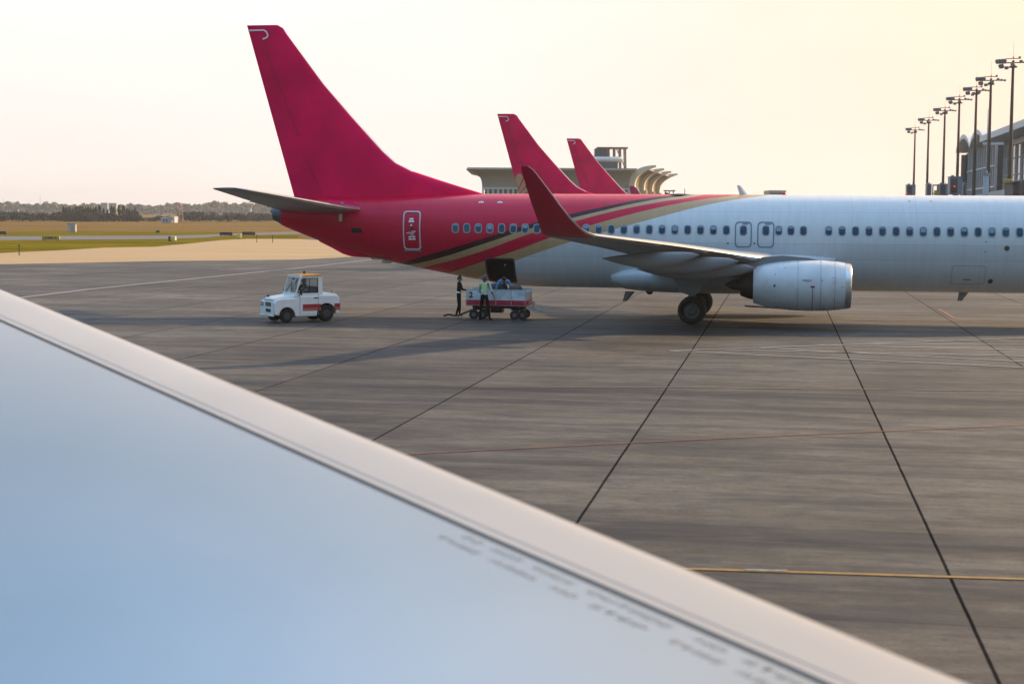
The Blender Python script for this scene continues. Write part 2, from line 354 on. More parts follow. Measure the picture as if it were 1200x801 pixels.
def make_airliner(detail=True):
    root=empty('airliner',(X0,Y0,0),-AL)
    fus=build_fuselage(root,detail)
    # tail cone exhaust
    mb=MB(); L=[]
    for s,k in((37.9,1.02),(38.1,.95),(38.3,.8),(38.32,.6),(37.95,.5)):
        t,b,w,c=sec(min(s,38.15)); zc=(t+b)/2; hz=(t-b)/2
        L.append([P(s+ (.12 if math.sin(2*PI*i/16)>0 else 0)*(1 if s>38 else 0)*math.sin(2*PI*i/16),w*k*math.cos(2*PI*i/16),zc+hz*k*math.sin(2*PI*i/16)) for i in range(16)])
    mb.loft(L,0,True); mb.build('tail_cone',mat('tail_exhaust_metal',(.10,.11,.12),.4,metal=.6),root,smooth=40)
    # fin
    mb=MB(); secs=[]
    loops=[]
    for z,_ in FLE:
        sl,c,tc=fintc(z); loops.append([P(sl+x*c,y*tc*c,z) for x,y in AF])
    mb.loft(loops,lambda i,j:(1 if (i>=4 and abs(j+.5-14)<1.2) else 0),True)
    fin=mb.build('tail_fin',[M_red,M_silver],root,smooth=35)
    if detail:
        mb=MB()   # rudder hinge gap and balance-horn outline on both faces
        for side in(1,-1):
            hl=[(5.3,36.1),(6.5,36.62),(8.3,37.3),(9.8,37.9),(11.06,38.4),(12.0,38.68)]
            for (za,sa),(zb,sb) in zip(hl[:-1],hl[1:]):
                mb.add([finp(za,sa-.012,side,.006),finp(za,sa+.012,side,.006),finp(zb,sb+.012,side,.006),finp(zb,sb-.012,side,.006)],[(0,1,2,3)],0)
        mb.build('rudder_gap',mat('rudder_gap_dark',(.16,.003,.02),.5),fin,recalc=False)
        mb=MB()
        for side in(1,-1):
            hl=[(12.38,39.36),(12.38,38.66),(12.3,38.54),(12.13,38.47),(12.04,38.56),(11.99,38.72)]
            for (za,sa),(zb,sb) in zip(hl[:-1],hl[1:]):
                d=Vector((sb-sa,zb-za)); d.normalize(); nx=Vector((-d.y,d.x))*.03
                mb.add([finp(za+nx.y,sa+nx.x,side,.008),finp(za-nx.y,sa-nx.x,side,.008),finp(zb-nx.y,sb-nx.x,side,.008),finp(zb+nx.y,sb+nx.x,side,.008)],[(0,1,2,3)],0)
        mb.build('white_trim_line',mat('trim_white',(.85,.85,.85),.4),fin,recalc=False)
    # horizontal stabilisers
    for sd in(1,-1):
        mb=MB()
        wingloft(mb,[(33.6,sd*.25,4.52,4.35,.10,0,0),(34.4,sd*1.2,4.6,3.55,.10,5,0),(37.15,sd*6.85,5.32,1.35,.09,7,0),(37.45,sd*7.1,5.37,1.0,.05,7,0)],lambda i,j:1 if abs(j+.5-14)<2.2 else 0)
        hs=mb.build('horizontal_stabiliser',[M_grey,M_silver],root,smooth=35)
        if detail:
            mb=MB()
            a=(35.0,1.2,4.6);
            for (s0,l0,z0),(s1,l1,z1) in [((36.55,sd*1.3,4.515),(38.0,sd*6.7,5.255))]:
                mb.add([P(s0,l0,z0),P(s0+.03,l0,z0+.001),P(s1+.03,l1,z1+.001),P(s1,l1,z1)],[(0,1,2,3)],0)
            mb.build('elevator_gap',M_line,hs,recalc=False)
    # wings with winglets
    for sd in(1,-1):
        mb=MB()
        secs=[(12.9,0.4,1.95,8.6,.11,0,.25),(13.7,1.7,2.18,7.6,.12,3,.22),(16.0,4.0,2.63,5.45,.12,5,.14),(17.45,5.8,2.86,3.95,.115,6,.1),(19.6,10.1,3.28,2.98,.11,6,.05),(22.0,16.2,3.74,1.72,.10,8,.02)]
        secs=[(a,sd*b,c,d,e,f,g) for a,b,c,d,e,f,g in secs]
        wingloft(mb,secs,lambda i,j:1 if abs(j+.5-14)<2.6 else 0,camber=.012)
        wg=mb.build('wing',[M_grey,M_silver],root,smooth=35)
        mb=MB()
        ws=[(22.0,16.2,3.74,1.72,.10,8,0),(22.2,16.65,3.84,1.52,.10,25,0),(22.38,16.9,3.97,1.36,.09,45,0),(22.68,17.15,4.28,1.12,.09,65,0),(23.0,17.38,4.7,.93,.09,74,0),(23.4,17.62,5.26,.68,.09,78,0),(23.8,17.86,5.8,.40,.09,78,0),(23.98,17.9,5.93,.22,.05,78,0)]
        ws=[(a,sd*b,c,d,e,f,g) for a,b,c,d,e,f,g in ws]
        wingloft(mb,ws,lambda i,j:1 if abs(j+.5-14)<2.2 else 0)
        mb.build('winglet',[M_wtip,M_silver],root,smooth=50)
        if detail:
            # flap track fairings
            for (l,s0,s1,z0,z1,r) in((11.4,18.9,22.35,3.02,2.86,.22),(8.2,17.6,21.9,2.72,2.58,.26),(5.75,17.0,21.65,2.4,2.3,.27)):
                mb=MB(); L=[]
                for k in range(13):
                    t=k/12; rr=r*math.sin(PI*min(1,t*1.0))**.55 if 0<t<1 else .004
                    if t>.5: rr=r*(1-((t-.5)/.5)**1.7)+.01
                    s=s0+(s1-s0)*t; zc=z0+(z1-z0)*t+ .12*math.sin(PI*t)*-1
                    L.append([P(s,sd*l+rr*.62*math.cos(2*PI*i/14),zc+rr*1.25*math.sin(2*PI*i/14)) for i in range(14)])
                mb.loft(L,0,True); mb.build('flap_track_fairing',M_grey,wg,smooth=45)
            mb=MB()  # flap and aileron seams on the lower skin are thin raised beads
            mb.cyl(P(19.9,sd*2.2,2.05),P(20.35,sd*5.8,2.62),.015,.015,6); mb.cyl(P(20.35,sd*5.8,2.62),P(22.0,sd*11.5,3.2),.012,.012,6)
            mb.build('flap_seam',M_line,wg)
            # position light on the wing tip
            mb=MB(); mb.box(P(22.62,sd*16.72,3.86),(.22,.08,.07),0,bev=.02); mb.build('position_light',mat('clear_lens',(.8,.75,.6),.1,spec=.8),wg)
    if not detail: return root
    # belly fairing
    mb=MB(); L=[]
    for k in range(19):
        t=k/18; s=13.6+9.5*t
        e=min(1,math.sin(PI*min(1,t*2.2)/2)) if t<.45 else (1-max(0,(t-.62)/.38)**2.2)**.5 if t<1 else 0.02
        e=max(e,.03)
        w=1.75+.32*e; zt=2.45-.45*(1-e); zb=1.42-.30*e
        zc=(zt+zb)/2+.1
        lp=[]
        for i in range(28):
            a=2*PI*i/28; cx,sz=math.cos(a),math.sin(a)
            px=math.copysign(abs(cx)**.7,cx); pz=math.copysign(abs(sz)**.8,sz)
            lp.append(P(s,w*(.75+.25*e)*px,zc+(zt-zc if sz>0 else zc-zb)*pz))
        L.append(lp)
    mb.loft(L,0,True); mb.build('belly_fairing',mat('belly_fairing_paint',(.50,.53,.56),.35,var=.1,scale=1.5),root,smooth=50)
    # wing root leading fillet
    for sd in(1,-1):
        mb=MB(); L=[]
        for k in range(9):
            t=k/8; s=13.9+4.8*t; r=.34*math.sin(PI*min(1,t*1.3+.02))**.6 if t*1.3+.02<1 else .03
            r=max(.03,.42*math.sin(PI*(t*.92+.04))**.7)
            L.append([P(s,sd*(1.72+.55*r+r*math.cos(2*PI*i/14)),2.62-.1*t+r*.62*math.sin(2*PI*i/14)) for i in range(14)])
        mb.loft(L,0,True); mb.build('wing_root_fillet',mat('belly_fairing_paint',(.50,.53,.56)),root,smooth=50)
    # engines
    for sd in(1,-1):
        ex=sd*4.83; o=P(0,ex,1.70)
        def pr(lst): return [(-(s),r) for s,r in lst]
        en=MB()
        en.rev(o,(1,0,0),[(-s,r) for s,r in((13.62,.90),(13.9,.945),(14.4,.99),(15.0,1.0),(15.6,.985),(16.2,.93),(16.7,.84),(17.12,.72),(17.1,.69),(16.5,.75))],n=40,flat=.985)
        cowl=en.build('engine_cowling',M_nac,root,smooth=40)
        mb=MB(); mb.rev(o,(1,0,0),[(-s,r) for s,r in((13.9,.70),(13.6,.745),(13.44,.79),(13.38,.83),(13.42,.875),(13.5,.89),(13.62,.904))],n=40,flat=.985)
        mb.build('inlet_lip',M_silver,cowl,smooth=50)
        mb=MB(); mb.rev(o,(1,0,0),[(-s,r) for s,r in((13.9,.70),(14.3,.74),(14.45,.74),(14.46,.02))],n=32); mb.build('inlet_duct',M_dark,cowl,smooth=40)
        mb=MB()
        for q in range(24):
            a=2*PI*q/24; c,s_=math.cos(a),math.sin(a)
            t=Vector((0,-s_,c)); rd=Vector((0,c,s_)); b0=o+Vector((-14.3,0,0))
            mb.add([b0+rd*.2+t*.03+Vector((.05,0,0)),b0+rd*.2-t*.03-Vector((.05,0,0)),b0+rd*.72-t*.08-Vector((.04,0,0)),b0+rd*.72+t*.08+Vector((.04,0,0))],[(0,1,2,3)])
        mb.build('fan_blades',M_steel,cowl,recalc=False)
        mb=MB(); mb.rev(o,(1,0,0),[(-13.95,.01),(-14.05,.1),(-14.3,.22),(-14.42,.22)],n=20,caps=True); mb.build('spinner',M_dark,cowl,smooth=40)
        mb=MB(); mb.rev(o,(1,0,0),[(-s,r) for s,r in((16.4,.66),(17.0,.60),(17.35,.53),(17.62,.43),(17.6,.40),(17.2,.40),(17.3,.30),(17.9,.20),(18.25,.04))],n=28,caps=True); mb.build('exhaust_nozzle',mat('burnt_exhaust_metal',(.035,.032,.032),.4,metal=.5,var=.3,scale=4),cowl,smooth=40)
        # cowl seams, drain strake, small marks
        mb=MB()
        for s_,r_ in((14.02,.957),(14.55,.997),(15.42,.99)):
            mb.rev(o,(1,0,0),[(-s_+.008,r_),(-s_+.007,r_+.004),(-s_-.007,r_+.004),(-s_-.008,r_)],n=40,flat=.985)
        mb.build('cowl_seam',M_line,cowl)
        mb=MB()
        mb.box(P(14.86,ex+sd*.99,1.72-.02),(.16,.02,.07),0); 
        for k in range(8):
            a=-math.radians(4+9.6*k); b=-math.radians(4+9.6*(k+1))
            p=[P(14.86+dx,ex+sd*1.006*math.cos(t),1.7+1.006*math.sin(t)*(.985)) for t in(a,b) for dx in(-.012,.012)]
            mb.add(p,[(0,1,3,2)])
        mb.build('warning_stripe',mat('stripe_maroon',(.16,.03,.02),.5),cowl,recalc=False)
        for (s_,zz,r_) in((16.3,1.72,.05),(16.28,2.15,.02),(16.28,1.32,.02),(15.9,2.4,.02),(14.5,1.95,.02),(13.75,1.7,.02)):
            rr=lerp(s_,[(13.62,.90),(13.9,.945),(14.4,.99),(15.0,1.0),(15.6,.985),(16.2,.93),(16.7,.84)])
            y=math.sqrt(max(0,rr*rr-(zz-1.7)**2)); mb=MB(); mb.cyl(P(s_,ex+sd*(y-.01),zz),P(s_,ex+sd*(y+.006),zz),r_,r_,14)
            mb.build('access_port',mat('port_dark',(.06,.09,.12),.5),cowl)
        for (a0,a1,b0,b1) in((14.9,15.25,1.93,1.97),(14.95,15.1,1.86,1.9),(13.95,14.15,2.05,2.06),(13.95,14.15,1.88,1.89)):
            y=.975; mb=MB(); mb.box(P((a0+a1)/2,ex+sd*(y+.0),(b0+b1)/2),(a1-a0,.012,b1-b0))
            mb.build('stencil_mark',mat('stencil_grey',(.28,.33,.38),.6),cowl)
        # aft cowl lower lip
        mb=MB(); L=[]
        for k in range(7):
            t=k/6; s_=16.0+1.45*t; hw=.42*math.sin(PI*min(.97,.25+.75*t))+.02
            L.append([P(s_,ex-hw,.80+.10*t),P(s_,ex,.745+.07*t+.02),P(s_,ex+hw,.80+.10*t),P(s_,ex,.80+.11*t)])
        mb.loft(L,0,True); mb.build('cowl_lip',M_nac,cowl,smooth=30)
        # pylon
        mb=MB(); L=[]
        for s_,zb,zt,w in((14.5,2.62,2.66,.05),(15.0,2.5,2.78,.13),(16.0,2.3,2.86,.18),(17.0,2.1,2.78,.2),(18.0,2.1,2.7,.17),(19.0,2.4,2.6,.03)):
            L.append([P(s_,ex-w,zb),P(s_,ex+w,zb),P(s_,ex+w*.9,zt),P(s_,ex-w*.9,zt)])
        mb.loft(L,0,True); mb.build('engine_pylon',M_grey,root,smooth=30)
        # nacelle strake
        mb=MB(); mb.add([P(14.6,ex-sd*.75,2.33),P(15.5,ex-sd*.72,2.3),P(15.5,ex-sd*.9,2.55),P(15.2,ex-sd*.9,2.55),P(14.6,ex-sd*.75,2.35),P(15.5,ex-sd*.7,2.32),P(15.5,ex-sd*.88,2.57),P(15.2,ex-sd*.88,2.57)],[(0,1,2,3),(4,5,6,7),(0,1,5,4),(1,2,6,5),(2,3,7,6),(3,0,4,7)]); mb.build('nacelle_strake',M_nac,cowl)
    # landing gear
    def wheel(name,c,r,w,parent,ax=(0,1,0)):
        c=Vector(c)
        mb=MB(); mb.rev(c,ax,[(-w*.36,r*.56),(-w*.5,r*.7),(-w*.5,r*.84),(-w*.4,r*.94),(-w*.22,r*.995),(-w*.1,r),(w*.1,r),(w*.22,r*.995),(w*.4,r*.94),(w*.5,r*.84),(w*.5,r*.7),(w*.36,r*.56)],n=36)
        t=mb.build('tyre',M_rub,parent,smooth=35)
        mb=MB(); mb.rev(c,ax,[(-w*.3,r*.12),(-w*.42,r*.16),(-w*.40,r*.3),(-w*.28,r*.42),(-w*.30,r*.5),(-w*.37,r*.57),(w*.37,r*.57),(w*.30,r*.5),(w*.28,r*.42),(w*.40,r*.3),(w*.42,r*.16),(w*.3,r*.12)],n=24,caps=True)
        for q in range(8):
            a=2*PI*q/8; d=Vector((math.cos(a),0,math.sin(a)))*r*.34
            mb.cyl(c+d+Vector((0,-w*.40,0)),c+d+Vector((0,w*.40,0)),r*.045,None,8)
        mb.build('wheel_rim',M_rim,parent,smooth=35)
    for sd in(1,-1):
        g=MB()
        g.cyl(P(19.55,sd*2.75,2.2),P(19.6,sd*2.86,1.1),.13,.13,16); g.cyl(P(19.6,sd*2.86,1.1),P(19.6,sd*2.86,.5),.09,.09,16)
        g.cyl(P(19.6,sd*2.4,.565),P(19.6,sd*3.3,.565),.09,.09,14)
        g.cyl(P(19.5,sd*2.8,1.35),P(19.5,sd*1.3,1.8),.06,.06,10)
        g.cyl(P(19.35,sd*2.86,1.15),P(19.2,sd*2.86,.82),.04,.03,8); g.cyl(P(19.2,sd*2.86,.82),P(19.5,sd*2.86,.6),.035,.03,8)
        g.box(P(19.25,sd*2.86,.95),(.12,.1,.16),0,bev=.02)
        gear=g.build('main_landing_gear',M_dark,root,smooth=40)
        for l in(2.43,3.29):
            wheel('w',P(19.6,sd*l,.565),.565,.40,gear)
        mb=MB(); 
        pts=[(19.05,2.35),(20.5,2.35),(20.35,1.75),(20.05,1.28),(19.6,1.12),(19.3,1.3),(19.15,1.8)]
        a=[P(s_,sd*(3.02+.1*(z-1.1)),z) for s_,z in pts]; b=[P(s_,sd*(3.06+.1*(z-1.1)),z) for s_,z in pts]
        mb.loft([a,b],0,True); mb.build('gear_door',M_grey,gear)
    g=MB(); g.cyl(P(4.0,0,1.6),P(4.0,0,.35),.08,.07,14); g.cyl(P(4.0,-.28,.345),P(4.0,.28,.345),.05,.05,10); g.cyl(P(4.1,0,1.0),P(3.0,0,1.5),.04,.04,8)
    gear=g.build('nose_landing_gear',M_steel,root,smooth=40)
    for l in(-.2,.2): wheel('w',P(4.0,l,.345),.345,.2,gear)
    # cabin windows (starboard)
    WS=[29.72-.505*i for i in range(9)]+[25.13,24.62]+[24.11-.527*i for i in range(12)]+[16.19,15.70,15.20]+[14.19-.533*i for i in range(19)]
    for i,s_ in enumerate(WS):
        z=3.795
        mb=MB(); patch(mb,s_-.125,s_+.125,z-.175,z+.175,.095,.006); w=mb.build('window',M_glass,root,smooth=60)
        mb=MB(); ring(mb,s_-.155,s_+.155,z-.205,z+.205,.12,.035,.014); mb.build('window_frame',M_frame,w,smooth=30)
        if i%3!=1:
            zt=z+.175; zb=z+.175-(.35*[.18,.45,.3,.6,.25][i%5])
            mb=MB(); patch(mb,s_-.10,s_+.10,zb,zt-.02,.05,.009); mb.build('window_shade',mat('window_shade_plastic',(.22,.32,.42),.5),w,smooth=60)
    # overwing exits
    for s0,s1 in((17.28,17.96),(16.37,17.05)):
        mb=MB(); ring(mb,s0,s1,3.10,4.15,.16,.04,.014); e=mb.build('overwing_exit',M_exitline,root,smooth=30)
        c=(s0+s1)/2
        mb=MB(); patch(mb,c-.115,c+.115,3.62,3.96,.09,.012); w=mb.build('exit_window',M_glass,e,smooth=60)
        mb=MB(); ring(mb,c-.145,c+.145,3.59,3.99,.11,.035,.016); mb.build('window_frame',M_exitline,w)
        mb=MB(); patch(mb,c-.2,c+.05,4.03,4.08,.02,.012); mb.build('exit_handle',M_exitline,e)
    # aft service door
    mb=MB(); ring(mb,31.29,32.08,2.85,4.50,.14,.05,.028); d=mb.build('service_door',M_doorline,root,smooth=30); tag(d,'aft service door outlined in pale grey')
    mb=MB(); patch(mb,31.28,32.1,2.79,2.83,.015,.02); mb.build('door_sill',M_line,d)
    mb=MB()
    for q in ((31.6,31.79,4.12,4.20),(31.57,31.82,4.02,4.10),(31.66,31.74,3.86,3.94)): patch(mb,*q,.02,.026)
    for q in ((31.5,31.68,3.62,3.66),(31.56,31.92,3.55,3.58),(31.6,31.74,3.48,3.51),(31.52,31.66,3.38,3.44),(31.69,31.83,3.38,3.44),(31.52,31.66,3.28,3.35),(31.69,31.83,3.28,3.35)): patch(mb,*q,.01,.026)
    mb.build('door_stencil',mat('stencil_white',(.8,.8,.78),.5),d)
    mb=MB(); patch(mb,31.62,31.76,3.7,3.82,.05,.028); mb.build('door_porthole',M_glass,d)
    mb=MB(); patch(mb,31.5,31.85,3.60,3.63,.01,.03); mb.build('door_handle',M_steel,d)
    # open aft cargo hatch
    mb=MB()
    def inn(s_,z,dep): 
        p=surf(s_,z); return Vector((p.x,p.y+dep,p.z))
    fr=[(CS0,CZ1),(CS1,CZ1),(CS1,1.53),(CS0,1.44)]
    mb.loft([[surf(a,b,-.004) for a,b in fr],[Vector((surf(a,b).x,-.2,b+ (0.0 if b>2 else .1))) for a,b in fr]],0,True)
    mb.f=[f for k,f in enumerate(mb.f) if k!=4]; mb.m=mb.m[:len(mb.f)]
    ch=mb.build('cargo_hold',M_black,root)
    mb=MB(); ring(mb,CS0-.05,CS1+.05,1.46,CZ1+.05,.12,.07,.01); mb.build('hatch_frame',mat('hatch_frame_grey',(.05,.04,.045),.5),ch,smooth=30)
    mb=MB(); mb.box(Vector((19.6-27.6,-1.45,2.25)),(.03,.02,.06)); mb.build('hatch_light',mat('hatch_placard',(.7,.7,.7),.5),ch)
    # forward hold hatch (closed)
    mb=MB(); ring(mb,7.95,9.27,1.68,2.45,.12,.014,.006); hd=mb.build('cargo_hatch',M_line,root,smooth=30)
    mb=MB(); patch(mb,8.5,8.8,1.86,1.89,.01,.01); mb.build('hatch_handle',M_dark,hd)
    # small ports and marks
    for s_,z,r in((7.2,3.16,.10),(7.72,1.82,.10),(18.24,3.26,.035),(17.17,3.27,.035),(27.9,3.2,.02)):
        mb=MB(); patch(mb,s_-r,s_+r,z-r,z+r,r*.98,.008)
        mb.build('vent_port',mat('vent_dark',(.045,.05,.055),.5),root,smooth=60)
    mb=MB()
    for s_,z in((10.95,5.02),(10.1,5.02),(8.0,3.42),(8.0,3.02)):
        patch(mb,s_-.04,s_+.04,z-.008,z+.008,.005,.008); patch(mb,s_+.025,s_+.04,z-.03,z+.03,.005,.008)
    mb.build('jacking_mark',mat('mark_brown',(.15,.05,.03),.5),root)
    mb=MB()
    for s_ in(28.72,27.9):
        for q in range(3): patch(mb,s_-.12+q*.08,s_-.06+q*.08,4.86,4.92+.02*(q%2),.01,.01)
    mb.build('lettering',mat('stencil_white',(.8,.8,.78),.5),root)
    mb=MB(); patch(mb,34.0,34.5,3.55,3.75,.03,.012); mb.build('air_intake',M_black,root)
    # tail skid fairing
    mb=MB(); L=[]
    for s_,zt,zb,w in((36.2,3.3,3.15,.05),(35.6,3.1,2.88,.12),(35.1,2.9,2.62,.14),(34.7,2.8,2.5,.14),(33.9,2.6,2.46,.12),(33.5,2.5,2.42,.05)):
        L.append([P(s_,-w,zb),P(s_,w,zb),P(s_,w,zt),P(s_,-w,zt)])
    mb.loft(L,0,True); mb.build('tail_skid',M_red,root,smooth=30)
    mb=MB(); mb.box(P(33.0,.5,2.3),(.42,.16,.12),0,bev=.03); mb.box(P(33.5,.35,2.42),(.5,.1,.07),0,bev=.02); mb.build('drain_fairing',M_steel,root)
    # stabiliser cut-out plate
    mb=MB(); patch(mb,34.3,37.4,4.25,4.95,.3,.006); mb.build('stabiliser_plate',M_red,root,smooth=60)
    mb=MB(); mb.box(P(34.95,.98,4.2),(.14,.06,.34),0,bev=.02); mb.box(P(34.9,.9,4.82),(.12,.06,.12),0,bev=.02); mb.build('static_port_mast',M_steel,root)
    # antennas
    def blade(name,s0,z0,h,c,sweep,up=1,m=M_white,w=.03):
        mb=MB(); L=[]
        for t in(0,.5,1):
            cc=c*(1-.55*t); L.append([P(s0+sweep*t+x*cc,y*w*(1-.5*t)*2,z0+up*h*t) for x,y in((0,0),(.3,1),(1,0),(.3,-1))])
        mb.loft(L,0,True); return mb.build(name,m,root)
    blade('blade_antenna',17.5,5.24,.42,.34,.32)
    blade('blade_antenna',22.2,1.14,.42,.42,-.0+.35,-1,M_grey)
    blade('blade_antenna',21.4,1.16,.14,.36,.1,-1,M_dark)
    blade('blade_antenna',8.4,1.32,.38,.40,.28,-1,M_grey)
    blade('blade_antenna',14.6,1.14,.12,.3,.1,-1,M_dark)
    mb=MB(); mb.rev(P(16.0,0,5.24),(0,0,1),[(0,.11),(.07,.1),(.13,.06),(.15,.005)],n=16,caps=True); mb.build('beacon_light',mat('red_beacon',(.6,.01,.02),.2),root,smooth=50)
    mb=MB(); mb.rev(P(20.4,0,5.24),(0,0,1),[(0,.5),(.05,.4),(.07,.01)],n=20,caps=True); mb.build('antenna_bump',M_dark,root,smooth=50)
    return root
air=make_airliner(True)
tag(air,'nearest airliner, white and crimson with tan and black stripes, its aft cargo hold open','airliner',group='red tailed airliners parked in a row')
def copy_tree(o,parent=None,skip=()):
    c=o.copy(); col.objects.link(c); c.parent=parent
    for ch in list(o.children):
        if ch.name.split('.')[0] in skip: continue
        copy_tree(ch,c,skip)
    return c
SK=('window','overwing_exit','service_door','cargo_hold','cargo_hatch','vent_port','jacking_mark','lettering','air_intake','drain_fairing','static_port_mast','hatch_frame','door_stencil','flap_seam','elevator_gap','stencil_mark','cowl_seam','access_port','warning_stripe')
axis=Vector((-math.cos(AL),math.sin(AL),0))
tip=G(583.5,133.5,12.6); a2=copy_tree(air,None,SK); a2.location=tip-axis*(39.4-19.6); a2.location.z=0
tag(a2,'airliner whose tall crimson fin with a tan petal emblem rises behind the nearest airliner')
tip=G(664.5,162.3,12.6); a3=copy_tree(air,None,SK); a3.location=tip-axis*(39.4-19.6); a3.location.z=0
tag(a3,'farthest airliner, seen as the smallest plain crimson fin left of the flared tan terminal')
# petal emblem on the second fin
fin2=[c for c in a2.children if c.name.startswith('tail_fin')][0]
mb=MB()
o_=Vector((37.95,5.45))
for a0,a1,r0,r1 in((66,84,.6,2.3),(48,62,.6,2.45),(31,44,.6,2.45),(15,27,.6,2.3)):
    vs=[];fs=[]
    for k in range(9):
        a=math.radians(a0+(a1-a0)*k/8); rr=r1*(1-.12*((k-4)/4)**2)
        for q in range(9):
            r_=r0+(rr-r0)*q/8; z_=o_.y+r_*math.sin(a); vs.append(finp(z_,min(o_.x-r_*math.cos(a)*.95+.1,lerp(z_,[(4.9,37.28),(5.09,37.33),(12.6,39.46)])-.03),1,.02))
    for k in range(8):
        for q in range(8): fs.append((k*9+q,k*9+q+1,(k+1)*9+q+1,(k+1)*9+q))
    mb.add(vs,fs)
mb.build('tail_emblem',mat('emblem_tan',TAN,.4),fin2,recalc=False)
SUN_E,SUN_B,SUN_S,SUN_A=23.0,30.0,2.4,2.0
EXPO=1.8; SKY_S=.065; LOWK=.28; HIK=3.1; TINT=(1.42,1.45,1.22); HAZE_L=(4.9,4.4,4.15); HAZE_R=(5.3,3.95,2.8); HAZE_D=.00016
# ------------------------------------------------------------ GROUND
cA,sA=math.cos(AL),math.sin(AL)
def ground_mat(name,kind):
    m=bpy.data.materials.new(name); m.use_nodes=True; nt=m.node_tree; b=nt.nodes['Principled BSDF']
    N=nt.nodes.new; L=nt.links.new
    ge=N('ShaderNodeNewGeometry'); mp=N('ShaderNodeMapping'); mp.vector_type='POINT'; mp.inputs['Rotation'].default_value=(0,0,AL)
    L(ge.outputs['Position'],mp.inputs[0])     # frame of the slab joints: X across, Y along
    sp=N('ShaderNodeSeparateXYZ'); L(mp.outputs[0],sp.inputs[0])
    def noise(sc,stretch,det=6,rough=.6):
        q=N('ShaderNodeMapping'); q.inputs['Scale'].default_value=stretch; L(mp.outputs[0],q.inputs[0])
        n=N('ShaderNodeTexNoise'); n.inputs['Scale'].default_value=sc; n.inputs['Detail'].default_value=det; n.inputs['Roughness'].default_value=rough; L(q.outputs[0],n.inputs['Vector']); return n.outputs['Fac']
    def mrng(i,a,b_,c,d):
        r=N('ShaderNodeMapRange'); r.inputs[1].default_value=a; r.inputs[2].default_value=b_; r.inputs[3].default_value=c; r.inputs[4].default_value=d; L(i,r.inputs[0]); return r.outputs[0]
    def mth(op,a,c=None):
        n=N('ShaderNodeMath'); n.operation=op
        for k,x in enumerate((a,c)):
            if x is None: continue
            if hasattr(x,'links'): L(x,n.inputs[k])
            else: n.inputs[k].default_value=x
        return n.outputs[0]
    def mixc(f,a,c):
        n=N('ShaderNodeMix'); n.data_type='RGBA'; L(f,n.inputs[0]) if hasattr(f,'links') else setattr(n.inputs[0],'default_value',f)
        for k,x in((6,a),(7,c)):
            if hasattr(x,'links'): L(x,n.inputs[k])
            else: n.inputs[k].default_value=(*x,1)
        return n.outputs[2]
    if kind=='concrete':
        base=mixc(mrng(noise(.05,(1,1,1),5),.35,.65,0,1),CON_A,CON_B)
        # per-slab tone
        sx=mth('FLOOR',mth('MULTIPLY',mth('SUBTRACT',sp.outputs['X'],2.145),.2)); sy=mth('FLOOR',mth('MULTIPLY',sp.outputs['Y'],.2))
        cb=N('ShaderNodeCombineXYZ'); L(sx,cb.inputs[0]); L(sy,cb.inputs[1]); wn=N('ShaderNodeTexWhiteNoise'); L(cb.outputs[0],wn.inputs['Vector'])
        tone=mth('MULTIPLY',mrng(wn.outputs['Value'],0,1,.82,1.12),mrng(noise(.11,(.7,1.3,1),7,.7),.40,.60,.62,1.18))
        st=mrng(noise(1.0,(.13,1.3,1),9,.75),.32,.72,.72,1.22)       # streaks across the joints
        st2=mrng(noise(1.0,(.4,4.0,1),7,.75),.3,.7,.88,1.12)
        fine=mth('MULTIPLY',mrng(noise(16,(1,1,1),4,.75),.36,.64,.80,1.18),mrng(noise(3.2,(.6,1,1),6,.75),.38,.62,.80,1.18))
        pat=mrng(noise(.35,(.35,1,1),6,.65),.35,.68,1.14,.80)
        k=mth('MULTIPLY',mth('MULTIPLY',mth('MULTIPLY',tone,st),mth('MULTIPLY',fine,st2)),pat)
        v=N('ShaderNodeVectorMath'); v.operation='SCALE'; L(base,v.inputs[0]); L(k,v.inputs['Scale']); c=v.outputs[0]
        # pale scuffs
        sc1=mrng(noise(1.0,(.35,2.2,1),9,.8),.50,.62,0,.45); c=mixc(sc1,c,(.13,.125,.12))
        # dark oil and rubber marks
        oil=mrng(noise(1.0,(.22,.7,1),9,.75),.50,.61,0,.75); c=mixc(oil,c,(.025,.026,.03))
        spots=mrng(noise(1.0,(1.3,2.6,1),9,.8),.52,.62,0,.6); c=mixc(spots,c,(.03,.03,.034))
        for yc,yw,am in BANDS:
            dy=mth('ABSOLUTE',mth('SUBTRACT',mth('ADD',sp.outputs['Y'],mth('MULTIPLY',noise(.5,(.3,1,1),3),yw*1.5)),yc+yw*.75)); bm_=mrng(dy,0,yw,1,0)
            nn=mrng(noise(1.0,(.22,2.2,1),8,.75),.37,.50,0,am); c=mixc(mth('MULTIPLY',bm_,nn),c,(.012,.014,.02))
        pit=mrng(noise(5,(.7,1,1),5,.7),.60,.66,0,.6); c=mixc(pit,c,(.03,.03,.032))
        wob=mth("MULTIPLY",mth("SUBTRACT",noise(.6,(1,1,1),2),.5),.02)
        fx=mth('FRACT',mth('MULTIPLY',mth('ADD',mth('SUBTRACT',sp.outputs['X'],2.145-2.5),wob),.2)); jx=mth('LESS_THAN',mth('ABSOLUTE',mth('SUBTRACT',fx,.5)),.0045)
        fy=mth('FRACT',mth('MULTIPLY',mth('ADD',sp.outputs['Y'],wob),.2)); jy=mth('MULTIPLY',mth('LESS_THAN',mth('ABSOLUTE',mth('SUBTRACT',fy,.5)),.0026),.7)
        gap=mrng(noise(.8,(1,1,1),3),.3,.5,.35,1)
        j=mth('MULTIPLY',mth('MAXIMUM',jx,jy),1.0)
        edge=mrng(mth('ABSOLUTE',mth('SUBTRACT',fx,.5)),.0,.02,.20,0)
